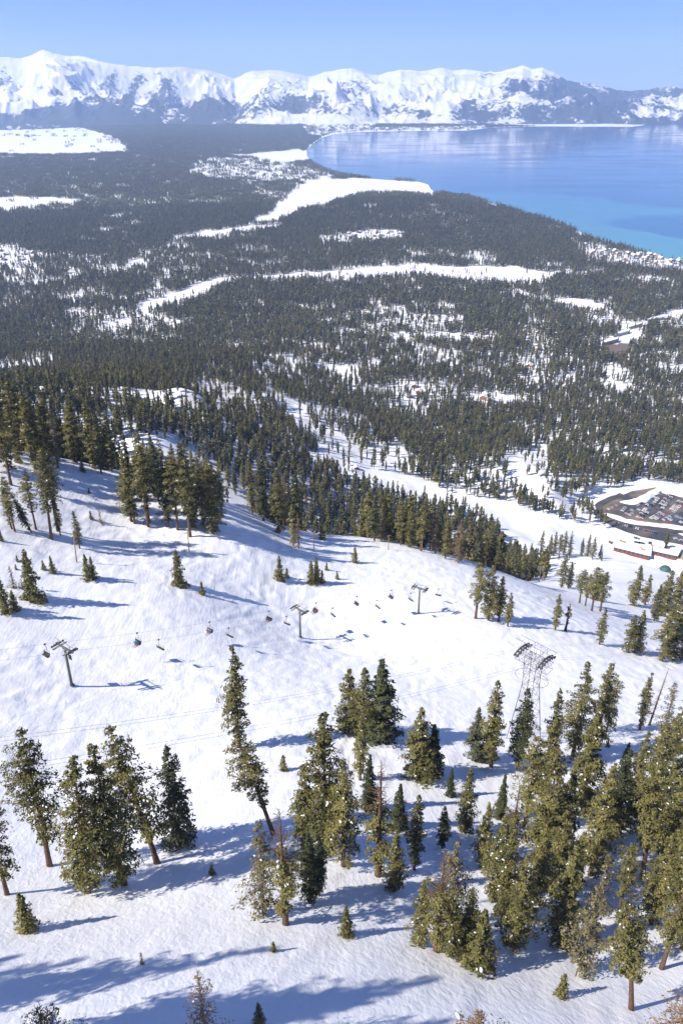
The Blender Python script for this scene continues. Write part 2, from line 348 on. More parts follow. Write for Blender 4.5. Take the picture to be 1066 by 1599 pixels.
def edge_dist(x, y, W):
    d = np.full(x.shape, 1e9); n = len(W)
    for i in range(n):
        ax, ay = W[i]; bx, by = W[(i+1) % n]; ex, ey = bx-ax, by-ay
        t = np.clip(((x-ax)*ex + (y-ay)*ey)/(ex*ex+ey*ey), 0, 1); d = np.minimum(d, np.hypot(x-ax-t*ex, y-ay-t*ey))
    return d
def forest_density(x, y, z):
    """0..1 share of the closed forest's trees kept at a place, and how bare and brown the ground is"""
    px, py = project(x, y, z)
    j1 = (vnoise(x/70, y/70, 41)-0.5); j2 = (vnoise(x/70, y/70, 42)-0.5)
    k = 1273/np.hypot(np.hypot(x, y), CAMZ-z)
    jx, jy = px + j1*60*k, py + j2*14*k
    d = np.ones(np.shape(x)); e = np.zeros(np.shape(x))
    for poly, keep, bare in CLEAR:
        i = in_poly(jx, jy, poly); d = np.where(i, np.minimum(d, keep), d); e = np.where(i, np.maximum(e, bare), e)
    n = fbm(x/260, y/170, 4, 51); n2 = fbm(x/75, y/55, 3, 61)
    r = np.hypot(x, y)
    thin = 0.12 + 0.88*smooth(0.40, 0.52, n*0.5 + n2*0.5 + 0.035 + 0.055*smooth(2600, 5500, r))
    return d*thin, e
# crest of the near ski slope: picture points of its far edge, as places on the ground
RUN_PX = [(-60,735),(0,737),(60,735),(150,738),(190,810),(250,838),(345,842),(372,790),(405,815),(440,848),(520,832),(580,846),(650,868),(710,884),(760,892),(840,902),
          (862,930),(930,968),(1000,1000),(1060,1010),(1130,1030)]
RUN_W = [tuple(at(x, y)[:2]) for x, y in RUN_PX] + [(420, 150), (200, -150), (-300, -150), (-330, 150)]
PARK_Z = CAMZ - 503.0
LOT_PX = [(927,800),(938,788),(955,780),(985,767),(1022,761),(1070,769),(1150,783),(1150,872),(1066,851),(1030,844),(1000,838),(975,830),(955,822),(937,812)]
LOT_W = [tuple(at_z(x, y, PARK_Z)[:2]) for x, y in LOT_PX]
def ground_sheet():
    az = np.concatenate([np.arange(-180, -62, 4.0), np.arange(-62, -31, 0.8), np.arange(-31, 31, 0.115), np.arange(31, 62, 0.8), np.arange(62, 180, 4.0)])
    r = np.concatenate([np.arange(6, 50, 2.2), np.arange(50, 330, 0.8), 330*1.0062**np.arange(1, 190)])
    r = np.concatenate([r, r[-1]*1.0125**np.arange(1, 300)]); r = r[r < 30000]
    A, R = np.meshgrid(np.radians(az), r); X, Y = R*np.sin(A), R*np.cos(A)
    Z = ground(X, Y)
    f = R > 2300
    ld = np.full(X.shape, 1e4); ld[f] = lake_dist(X[f], Y[f])
    Z = np.where(f, np.where(ld < 0, np.maximum(-25, ld*0.05) , Z*smooth(0, 500, ld)+0.15), Z)
    d, e = np.ones(X.shape), np.zeros(X.shape); g = R > 500
    d[g], e[g] = forest_density(X[g], Y[g], Z[g])
    px, py = project(X, Y, Z); hill = in_poly(px, py, CLEAR[0][0]) & f
    inlot = in_poly(X, Y, LOT_W); dl = np.minimum.reduce([np.hypot(X-a, Y-b) for a, b in LOT_W])
    w = np.where(inlot, 1.0, 1-smooth(0, 60, dl)); Z = np.where((R > 600) & (R < 1600), Z*(1-w) + (PARK_Z-0.4)*w, Z)
    na, nr = len(az), len(r)
    V = np.stack([X, Y, Z], -1).reshape(-1, 3)
    i = np.arange(nr-1)[:, None]*na + np.arange(na)[None, :]; jn = np.arange(nr-1)[:, None]*na + ((np.arange(na)+1) % na)[None, :]
    Fq = np.stack([i, jn, jn+na, i+na], -1).reshape(-1, 4)
    me = mesh_np('snow_ground', V, Fq, [M_SNOW], smooth_f=True)
    litter = np.where(g & (R < 4200), np.maximum(e, 0.42*np.clip(d-0.45, 0, 1)), e)
    a = me.attributes.new('cover', 'FLOAT_VECTOR', 'POINT')
    a.data.foreach_set('vector', np.stack([litter, 1-smooth(300, 900, R), 0*R], -1).astype(np.float32).ravel())
    me.flip_normals() if me.polygons[len(me.polygons)//2].normal.z < 0 else None
    return obj('snow_ground', me, kind='structure', label='snow covered ski slope and valley floor')
ground_sheet()
# ---------------------------------------------------------------- the lake
def lake():
    m = bpy.data.materials.new('lake_water'); m.use_nodes = True; nt = m.node_tree; L = nt.links.new; b = nt.nodes['Principled BSDF']
    b.inputs['Roughness'].default_value = 0.10; b.inputs['IOR'].default_value = 1.333
    tc = N(nt, 'ShaderNodeTexCoord'); at_ = N(nt, 'ShaderNodeAttribute', attribute_name='shallow')
    n = N(nt, 'ShaderNodeTexNoise'); n.inputs['Scale'].default_value = 0.0012; n.inputs['Detail'].default_value = 6; L(tc.outputs['Object'], n.inputs['Vector'])
    cr = N(nt, 'ShaderNodeValToRGB'); e = cr.color_ramp.elements; e[0].position = 0.0; e[0].color = (0.022, 0.075, 0.20, 1); e[1].position = 1.0; e[1].color = (0.10, 0.33, 0.36, 1)
    k = e.new(0.5); k.color = (0.035, 0.15, 0.30, 1)
    ma = N(nt, 'ShaderNodeMath', operation='MULTIPLY_ADD'); ma.inputs[1].default_value = 0.22; L(n.outputs['Fac'], ma.inputs[0])
    sb = N(nt, 'ShaderNodeMath', operation='SUBTRACT'); sb.inputs[1].default_value = 0.11; L(at_.outputs['Fac'], ma.inputs[2]); L(ma.outputs[0], sb.inputs[0]); L(sb.outputs[0], cr.inputs['Fac']); L(cr.outputs['Color'], b.inputs['Base Color'])
    mp = N(nt, 'ShaderNodeMapping'); mp.inputs['Scale'].default_value = (0.4, 1.0, 1); L(tc.outputs['Object'], mp.inputs['Vector'])
    w = N(nt, 'ShaderNodeTexNoise'); w.inputs['Scale'].default_value = 0.12; w.inputs['Detail'].default_value = 3; L(mp.outputs[0], w.inputs['Vector'])
    w2 = N(nt, 'ShaderNodeTexNoise'); w2.inputs['Scale'].default_value = 0.0035; w2.inputs['Detail'].default_value = 3; L(mp.outputs[0], w2.inputs['Vector'])
    rr = N(nt, 'ShaderNodeMapRange'); rr.inputs['From Min'].default_value = 0.4; rr.inputs['From Max'].default_value = 0.65; rr.inputs['To Min'].default_value = 0.07; rr.inputs['To Max'].default_value = 0.17; L(w2.outputs['Fac'], rr.inputs['Value']); L(rr.outputs[0], b.inputs['Roughness'])
    bp = N(nt, 'ShaderNodeBump'); bp.inputs['Strength'].default_value = 0.03; bp.inputs['Distance'].default_value = 0.4; L(w.outputs['Fac'], bp.inputs['Height']); L(bp.outputs['Normal'], b.inputs['Normal'])
    bm = bmesh.new(); vs = [bm.verts.new((x, y, 0.6)) for x, y in LAKE_W]; fc = bm.faces.new(vs)
    bmesh.ops.triangulate(bm, faces=[fc])
    for _ in range(8):
        bmesh.ops.subdivide_edges(bm, edges=[q for q in bm.edges if q.calc_length() > (110 if (q.verts[0].co.xy.length < 6500 and q.verts[0].co.x < 4000) else 400)], cuts=1, use_grid_fill=False)
        bmesh.ops.triangulate(bm, faces=bm.faces[:])
    bmesh.ops.recalc_face_normals(bm, faces=bm.faces[:])
    me = bpy.data.meshes.new('lake'); bm.to_mesh(me); bm.free(); me.materials.append(m)
    if me.polygons[0].normal.z < 0: me.flip_normals()
    v = np.empty(len(me.vertices)*3, np.float32); me.vertices.foreach_get('co', v); v = v.reshape(-1, 3)
    ld = -lake_dist(v[:, 0].astype(float), v[:, 1].astype(float)); px, py = project(v[:, 0], v[:, 1], v[:, 2])
    jx = px + 10*(fbm(v[:, 0]/300, v[:, 1]/300, 3, 71)-0.5); jy = py + 5*(fbm(v[:, 0]/300, v[:, 1]/300, 3, 72)-0.5)
    tq = in_poly(jx, jy, PX('660,296 720,300 780,300 870,303 930,310 970,318 1010,321 1066,326 1200,330 1500,360 1500,700 1066,440 900,400 700,310'))
    rr_ = np.hypot(v[:, 0], v[:, 1]); sh = np.where(tq, 0.62 + 0.3*(1-smooth(2800, 5200, rr_)), 0.30*(1-smooth(5200, 9000, rr_))); sh = np.maximum(sh, 0.5*(1-smooth(0, 220, ld)))
    sh = np.where(in_poly(jx, jy, PX('945,347 975,342 1010,338 1070,336 1200,340 1200,400 1066,372 1010,362 960,355')), 0.38, sh)
    a = me.attributes.new('shallow', 'FLOAT', 'POINT'); a.data.foreach_set('value', sh.astype(np.float32))
    return obj('lake', me, kind='structure', label='wide blue mountain lake with turquoise shallows')
lake()
# ---------------------------------------------------------------- the snowy range beyond the lake
SKY_PX = [(-700,100),(-400,92),(-200,84),(-80,95),(0,88),(20,88),(40,91),(58,84),(75,77),(90,84),(110,89),(135,93),(160,98),(200,102),(240,105),(285,104),(305,108),(330,112),(350,119),(366,126),(380,119),(395,114),(420,112),(445,113),
          (465,119),(482,124),(505,117),(525,111),(548,106),(575,115),(590,118),(608,113),(627,109),(645,112),(665,109),(688,105),(706,110),(725,107),(750,111),(775,113),(800,110),(814,106),(828,112),(845,109),(862,117),(885,130),
          (905,131),(925,133),(945,136),(965,141),(985,143),(1010,141),(1035,138),(1050,136),(1066,138),(1150,130),(1300,120),(1500,135),(1800,120)]
def mountains():
    pxs = np.concatenate([np.arange(-700, -30, 12.0), np.arange(-30, 1100, 1.25), np.arange(1100, 1800, 12.0)])
    hy = PCY - F*math.tan(PITCH)                                   # picture row of the horizon
    az = np.arctan((pxs-PCX)/F/(math.cos(PITCH) + (PCY-hy)/F*math.sin(PITCH)))
    sk = np.interp(pxs, [p[0] for p in SKY_PX], [p[1] for p in SKY_PX]) + 3.0*(fbm(pxs/14, pxs*0, 4, 81)-0.5)
    crest_r = 17200 + 1500*(fbm(pxs/170, pxs*0+3, 3, 82)-0.5) + 0.5*np.clip(pxs-800, 0, 400)
    v = (PCY-sk)/F; uu = (pxs-PCX)/F
    tan_el = (-math.sin(PITCH)+v*math.cos(PITCH))/np.hypot(uu, math.cos(PITCH)+v*math.sin(PITCH))
    crest = CAMZ + crest_r*tan_el
    foot = np.interp(pxs, [-700,0,120,250,350,420,480,560,640,740,800,900,1000,1066,1150,1800], [11500,12500,13200,13600,13500,13000,12900,12950,13250,13500,13900,14150,14100,15100,15400,16000])
    s = np.concatenate([np.linspace(-0.02, 1.0, 230), np.linspace(1.0, 1.6, 26)[1:]])
    S, _ = np.meshgrid(s, pxs, indexing='ij'); C = crest[None, :]; R = foot[None, :] + (crest_r-foot)[None, :]*S
    A = az[None, :] + 0*S; X, Y = R*np.sin(A), R*np.cos(A); PXX = pxs[None, :] + 0*S
    # buttresses run down from the crest, some slanting to one side
    sl = np.clip(S, 0, 1)
    ax = PXX*1.0 + (1-sl)*(-110*smooth(200, 420, PXX)*(1-smooth(560, 700, PXX)) + 70*smooth(780, 900, PXX)) + 26*(fbm(PXX/60, S*4, 3, 83)-0.5)
    wx = X + 700*(fbm(X/2600, Y/2600, 3, 89)-0.5); wy = Y + 700*(fbm(X/2600, Y/2600, 3, 90)-0.5)
    rid = ridged(wx/3100, wy/3100, 6, 84); rid3 = ridged(wx/520, wy/520, 4, 86)
    prof = 0.16*smooth(0.0, 0.22, sl) + 0.84*np.power(np.clip((sl-0.10)/0.90, 0, 1), 1.45)
    env = smooth(0, 0.28, sl)*(1-smooth(0.78, 1.0, sl)*0.92)
    H = C*prof + env*(1500*(rid-0.36)*(0.3+0.7*sl**0.7) + 270*(rid3-0.45)) - 6*(1-smooth(0, 0.05, sl))
    H = np.where(S > 1, C*(1-0.9*smooth(1.0, 1.6, S)) + 0*S, H)
    # never higher than the skyline seen from here over its own crest
    lim = CAMZ + R*(tan_el[None, :]) - 8 - (1-sl)*(40 + 620*(1-ridged(wx/800, wy/800, 4, 98)))
    H = np.where(S < 1, np.minimum(H, lim), H)
    H = np.maximum(H, -4 + 0*H); H = np.where(S < 0, -12, H)
    # where timber grows: low, and in dark tongues between the snowy ribs
    px, py = project(X, Y, H)
    n1 = fbm(wx/900, wy/900, 4, 87); n2 = fbm(X/180, Y/180, 4, 88)
    line = np.interp(pxs, [-700,0,60,150,230,300,370,440,520,600,650,700,760,830,880,930,1000,1066,1800], [300,300,300,330,420,400,380,300,230,260,330,330,370,520,760,820,520,560,600])[None, :]
    tim = (0.72*line + 60*(1-smooth(450, 560, pxs))[None, :] - H)/260 - 0.25 + 2.6*(n1-0.5) + 2.4*(n2-0.5) + 3.2*(0.42-ridged(wx/1000, wy/1000, 4, 97))
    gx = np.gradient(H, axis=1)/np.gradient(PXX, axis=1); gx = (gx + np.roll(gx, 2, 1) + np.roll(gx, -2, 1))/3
    tim = tim + 0.25 + np.clip(-gx/22, -1.0, 1.5)*(1-0.5*smooth(0.75, 1.0, sl))  # right-facing, shaded flanks also darkened in the colour, as thicker timber
    for cx, cy, rx, ry, a_, amt in ((205,150,9,42,-0.45,2.2),(245,165,12,34,-0.5,2.4),(175,122,10,24,-0.5,1.3),(270,130,40,10,-0.35,0.9),(60,95,20,9,0,1.0),(105,100,14,14,0.6,1.0),(60,110,10,9,0,1.2),(480,160,36,14,0.25,1.8),(320,175,40,16,0.1,1.4),
                                   (560,185,30,6,0,1.0),(700,180,60,10,0,1.1),(860,160,60,24,0.3,1.5),(940,165,60,22,0.1,1.5),(740,145,12,26,-0.7,1.2),(800,150,12,30,-0.7,1.0),(100,172,100,10,0.12,1.6)):
        dx, dy = px-cx, py-cy; qx = dx*math.cos(a_)-dy*math.sin(a_); qy = dx*math.sin(a_)+dy*math.cos(a_)
        tim = tim + amt*np.exp(-((qx/rx)**2+(qy/ry)**2))
    for cx, cy, rx, ry, amt in ((490,189,95,10,4.5),(620,188,60,7,1.6),(900,190,45,9,2.0),(790,190,40,5,1.3),(1040,155,45,9,1.8),(30,160,60,18,1.2),(640,150,60,25,1.0),(340,135,40,20,.8)):
        tim = tim - amt*np.exp(-(((px-cx)/rx)**2+((py-cy)/ry)**2))
    nr, na = S.shape; V = np.stack([X, Y, H], -1).reshape(-1, 3)
    i = np.arange(nr-1)[:, None]*na + np.arange(na-1)[None, :]
    Fq = np.stack([i, i+1, i+1+na, i+na], -1).reshape(-1, 4)
    m = bpy.data.materials.new('snow_rock_and_timber'); m.use_nodes = True; nt = m.node_tree; L = nt.links.new; b = nt.nodes['Principled BSDF']
    b.inputs['Roughness'].default_value = 0.8; b.inputs['Specular IOR Level'].default_value = 0.1
    tc = N(nt, 'ShaderNodeTexCoord'); at_ = N(nt, 'ShaderNodeAttribute', attribute_name='timber')
    nz = N(nt, 'ShaderNodeTexNoise'); nz.inputs['Scale'].default_value = 0.013; nz.inputs['Detail'].default_value = 9; nz.inputs['Roughness'].default_value = 0.72; L(tc.outputs['Object'], nz.inputs['Vector'])
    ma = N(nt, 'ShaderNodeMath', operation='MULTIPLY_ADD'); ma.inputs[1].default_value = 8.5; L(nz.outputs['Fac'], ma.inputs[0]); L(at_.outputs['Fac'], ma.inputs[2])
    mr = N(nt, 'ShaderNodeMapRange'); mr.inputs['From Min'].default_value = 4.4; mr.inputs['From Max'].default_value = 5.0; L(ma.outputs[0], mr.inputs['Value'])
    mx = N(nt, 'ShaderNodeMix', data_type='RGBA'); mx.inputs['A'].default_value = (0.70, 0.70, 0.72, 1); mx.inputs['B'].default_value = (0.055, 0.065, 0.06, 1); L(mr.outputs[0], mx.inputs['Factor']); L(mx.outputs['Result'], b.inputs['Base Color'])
    bp = N(nt, 'ShaderNodeBump'); bp.inputs['Strength'].default_value = 0.5; bp.inputs['Distance'].default_value = 16; L(nz.outputs['Fac'], bp.inputs['Height']); L(bp.outputs['Normal'], b.inputs['Normal'])
    me = mesh_np('mountain_range', V, Fq, [m], smooth_f=True)
    if me.polygons[1000].normal.z < 0: me.flip_normals()
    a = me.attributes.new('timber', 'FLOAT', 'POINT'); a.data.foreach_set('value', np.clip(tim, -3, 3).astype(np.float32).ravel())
    return obj('mountain_range', me, kind='structure', label='snowy mountain range beyond the lake')
mountains()
# ================================================================ trees
def kites(C, D, S, l, w):
    """needle tufts: one flat four-cornered spray for each centre"""
    n = len(C); V = np.empty((n, 4, 3)); hl, hw = (l*0.5)[:, None], (w*0.5)[:, None]
    V[:, 0] = C - D*hl; V[:, 1] = C + S*hw; V[:, 2] = C + D*hl; V[:, 3] = C - S*hw
    return V.reshape(-1, 3), np.arange(n*4).reshape(-1, 4)
def unit(a): return a/np.maximum(np.linalg.norm(a, axis=-1, keepdims=True), 1e-9)
def conifer_meshes(name, seed, H=24.0, base=0.12, R=2.6, shape='column', whorl=0.68, per=6, tuft=0.36, tufts=21.0, gaps=0.3, droop=0.35, snow=0.3,
                   dead=0.0, top_dead=0.0, fol=None, bark=None, trunk_r=0.0155, bend=0.0):
    """trunk (with limbs), crown and snow meshes of one conifer of height H standing at the origin"""
    g = np.random.default_rng(seed)
    def axis(z):
        t = z/H; return np.stack([bend*H*np.sin(t*2.2+seed)*t, bend*H*np.cos(t*1.7+seed*2)*t, z], -1)
    mb = MB(); zs = np.linspace(-1.2, H*0.985, 9)
    mb.tube([tuple(axis(z)) for z in zs], [max(0.03, H*trunk_r*(1-max(z, 0)/H)**0.85 + (0.10 if z < 0.5 else 0)) for z in zs], 8, 0)
    Cs, Ds, Ss, ls, ws, ts = [], [], [], [], [], []; SN = []
    z = H*base; ph = g.uniform(0, 6.28)
    lob = g.uniform(0, 6.28, 4)
    while z < H*0.985:
        t = (z/H-base)/(1-base)                                   # 0 at the crown base, 1 at the tip
        if shape == 'cone': prof = (1-t)**0.85*0.97+0.03
        elif shape == 'column': prof = min(1, 0.6+1.6*t)*min(1, (1-t)*1.75+0.05)**0.85
        elif shape == 'broad': prof = min(1, 0.6+2.2*t)*(1-t**1.55)**0.9+0.03
        else: prof = min(1, 0.35+1.5*t)*(1-t**3.2)**0.8+0.05      # irregular: heavy top
        nb = max(3, int(per*(0.6+0.6*prof)))
        for k in range(nb):
            a = ph + 6.283*k/nb + g.normal(0, 0.35)
            clump = 0.5+0.5*math.sin(a*2+lob[0]+z*0.55)*math.sin(z*0.9+lob[1]+a) + 0.25*math.sin(z*2.3+lob[2])
            if g.random() < gaps*(1.15-clump): continue
            Lb = R*prof*g.uniform(0.45, 1.2)*(0.62+0.55*clump)
            up = (0.45*t - droop*(1-t)) + g.normal(0, 0.12)
            d0 = np.array([math.cos(a), math.sin(a), up]); d0 /= np.linalg.norm(d0)
            p0 = axis(np.array(z)); isdead = g.random() < dead or (t > 1-top_dead)
            tip = p0 + d0*Lb + np.array([0, 0, (-0.12*Lb if not isdead else 0.05*Lb)])
            mid = p0 + d0*Lb*0.55
            if isdead or Lb > 1.2:
                mb.tube([tuple(p0), tuple(mid), tuple(tip*0.85+mid*0.15)], [0.028+0.014*Lb, 0.02+0.006*Lb, 0.012], 3, 0, cap=False)
            if isdead:
                for q in range(3):
                    f = g.uniform(0.3, 0.9); b0 = p0+(tip-p0)*f; e0 = b0 + unit(g.normal(0, 1, 3)+d0*0.8)*Lb*0.3
                    mb.tube([tuple(b0), tuple(e0)], [0.025, 0.01], 3, 0, cap=False)
                continue
            n = max(3, int(tufts*(0.4+Lb)*1.0))
            f = 0.18+0.86*g.random(n)**0.75
            P = np.where((f < 0.55)[:, None], p0+(mid-p0)*(f/0.55)[:, None], mid+(tip-mid)*((f-0.55)/0.45)[:, None])
            spread = (0.08+0.20*Lb*np.sin(np.clip(f, 0, 1)*2.6))[:, None]
            side = np.array([-math.sin(a), math.cos(a), 0])
            P = P + side*g.normal(0, 1, (n, 1))*spread*0.8 + np.array([0, 0, 1])*g.normal(-0.06, 0.13, (n, 1))*(0.5+spread) + g.normal(0, 0.05, (n, 3))
            rad = np.array([math.cos(a), math.sin(a), 0]); Nn = unit(rad*0.8 + np.array([0, 0, 0.62]) + g.normal(0, 0.42, (n, 3)))   # sprays face outwards and up
            D = d0*0.8 + side*g.normal(0, 0.9, (n, 1)) + np.array([0, 0, 1])*g.normal(-0.1, 0.4, (n, 1)); D = unit(D - Nn*(D*Nn).sum(-1, keepdims=True)); S = np.cross(Nn, D)
            sz = tuft*g.uniform(0.6, 1.3, n)
            Cs.append(P); Ds.append(D); Ss.append(S); ls.append(sz*1.35); ws.append(sz*0.6)
            ts.append(np.clip(0.48 + g.normal(0, 0.2, n) + g.normal(0, 0.16), 0, 1))
            if g.random() < snow*0.6 and Lb > 0.5:
                for q in range(g.integers(1, 4)):
                    fq = g.uniform(0.45, 0.95); c = p0+(mid-p0)*fq*1.4 if fq < 0.6 else mid+(tip-mid)*(fq-0.55)/0.45
                    SN.append((c+np.array([g.normal(0, .15), g.normal(0, .15), 0.12+0.1*tuft]), d0, g.uniform(0.07, 0.26)*min(1.2, 0.5+Lb*0.3)))
        z += whorl*g.uniform(0.75, 1.25)*(1-0.35*t); ph += 2.4
    trunk = mb.mesh(name+'_trunk', bark or M_BARK, True)
    crown = snowm = None
    if Cs:
        C, D, S, l, w, tt = [np.concatenate(q) for q in (Cs, Ds, Ss, ls, ws, ts)]
        V, Fq = kites(C, D, S, l, w); crown = mesh_np(name+'_crown', V, Fq, [fol or M_FIR])
        a = crown.attributes.new('tint', 'FLOAT', 'POINT'); a.data.foreach_set('value', np.repeat(tt, 4).astype(np.float32))
    if SN:
        vs, fs = [], []
        for c, d, s in SN:
            b = len(vs); side = np.array([-d[1], d[0], 0]); side = side/(np.linalg.norm(side)+1e-9); dd = d/np.linalg.norm(d)
            for k in range(6):
                q = 6.283*k/6; rr = s*g.uniform(0.7, 1.1); vs.append(c + dd*math.cos(q)*rr*1.5 + side*math.sin(q)*rr*0.8 - np.array([0, 0, 0.10*s]))
            vs.append(c+np.array([0, 0, 0.28*s])); vs.append(c-np.array([0, 0, 0.3*s]))
            fs += [(b+k, b+(k+1) % 6, b+6) for k in range(6)] + [(b+(k+1) % 6, b+k, b+7) for k in range(6)]
        snowm = mesh_np(name+'_snow', np.array(vs), np.array(fs), [M_CAP], smooth_f=True)
    return trunk, crown, snowm
SPEC = {}
def spec(key, n, **kw):
    SPEC[key] = [conifer_meshes(f'{key}_{i}', hash_seed(key)+i*13, **kw) + (kw.get('H', 24.0),) for i in range(n)]
def hash_seed(s): return sum(ord(c)*(i+3) for i, c in enumerate(s)) % 9973
spec('tall', 4, H=26, base=0.10, R=3.4, shape='column', gaps=0.66, snow=0.30, bend=0.006)
spec('open', 3, H=26, base=0.22, R=3.7, shape='irregular', gaps=0.72, snow=0.28, tufts=19, bend=0.012)
spec('slim', 3, H=25, base=0.14, R=2.4, shape='column', gaps=0.62, snow=0.30, whorl=0.6, bend=0.008)
spec('dense', 4, H=20, base=0.04, R=3.1, shape='broad', gaps=0.6, snow=0.30, whorl=0.6, per=6)
spec('darkfir', 2, H=18, base=0.03, R=3.2, shape='cone', gaps=0.15, snow=0.10, whorl=0.45, per=6, fol=M_DARK)
spec('dark', 2, H=24, base=0.12, R=2.7, shape='column', gaps=0.35, snow=0.3, fol=M_DARK)
spec('greyfir', 2, H=18, base=0.04, R=3.1, shape='broad', gaps=0.3, snow=0.05, tuft=0.36, tufts=20, fol=M_GREY)
spec('pale', 2, H=18, base=0.10, R=3.1, shape='broad', gaps=0.42, snow=0.06, tuft=0.32, tufts=13, dead=0.2, fol=M_PALE, bark=M_BARK_GREY)
spec('young', 3, H=9, base=0.02, R=2.3, shape='cone', gaps=0.12, whorl=0.36, per=6, tuft=0.34, tufts=15, snow=0.06, trunk_r=0.012)
spec('sapling', 2, H=4, base=0.02, R=1.15, shape='cone', gaps=0.2, whorl=0.22, per=5, tuft=0.30, tufts=9, snow=0.05, trunk_r=0.012)
spec('palesapling', 1, H=4, base=0.05, R=1.1, shape='cone', gaps=0.4, whorl=0.25, per=5, tuft=0.2, tufts=8, snow=0.0, dead=0.2, fol=M_PALE, bark=M_BARK_GREY)
spec('snag', 2, H=22, base=0.10, R=2.6, shape='irregular', gaps=0.6, snow=0.25, dead=0.4, top_dead=0.42, whorl=0.6, trunk_r=0.022)
spec('deadtree', 1, H=20, base=0.18, R=1.7, shape='cone', gaps=0.4, snow=0.0, dead=1.0, trunk_r=0.017)
spec('charred', 1, H=12, base=0.3, R=1.5, shape='irregular', gaps=0.5, snow=0.0, dead=0.5, bark=M_CHAR, trunk_r=0.04, fol=M_BROWN)
spec('browntop', 2, H=16, base=0.10, R=3.0, shape='broad', gaps=0.45, snow=0.10, tuft=0.2, tufts=13, dead=0.35, fol=M_BROWN, bark=M_BARK_GREY)
spec('pine', 3, H=26, base=0.33, R=3.6, shape='irregular', gaps=0.62, snow=0.30, tufts=19, trunk_r=0.017, bend=0.01)
spec('ridge', 4, H=24, base=0.06, R=2.9, shape='column', gaps=0.45, snow=0.12, bend=0.006)
spec('ridgecone', 3, H=22, base=0.05, R=3.2, shape='broad', gaps=0.4, snow=0.10)
KIND_NAME = {'young': 'young_fir', 'sapling': 'fir_sapling', 'palesapling': 'bare_sapling', 'snag': 'dying_pine', 'deadtree': 'dead_tree', 'charred': 'charred_tree', 'pine': 'pine_tree', 'open': 'pine_tree', 'browntop': 'browned_conifer'}
TREES = []
def plant(kind, p, h, label, group, lean=None, width=1.0, cat=None):
    T = SPEC[kind]; tr, cr, sn, H = T[random.randrange(len(T))]; s = h/H
    nm = KIND_NAME.get(kind, 'fir_tree')
    r = empty(nm, (p.x, p.y, p.z-0.15), label=label, category=cat or ('sapling' if 'sapling' in kind else 'tree'), group=group)
    wd = s*width*random.uniform(0.92, 1.08); r.scale = (wd, wd, s); rot = Matrix.Rotation(random.uniform(0, 6.28), 3, 'Z')
    if lean is not None:
        ax = Vector((-lean[1], lean[0], 0)); rot = Matrix.Rotation(math.hypot(*lean), 3, ax.normalized()) @ rot if ax.length > 1e-4 else rot
    r.rotation_euler = rot.to_euler()
    obj('trunk', tr, r)
    if cr:
        c = obj('crown', cr, r)
        if sn: obj('snow_clumps', sn, c)
    TREES.append(r); return r
def tree(px, py, ty, kind, label, group='conifers scattered over the near slope', tx=None, width=1.0):
    p = at(px, py); h = height_to(p, ty); lean = None
    if tx is not None:                                             # sideways lean read from where the top shows
        ux = float(project(p.x, p.y, p.z+h)[0]); dist = math.hypot(p.x, p.y, p.z-CAMZ)
        lean = ((tx-ux)*dist/F/h, 0.0)
    return plant(kind, p, h, label, group, lean, width)
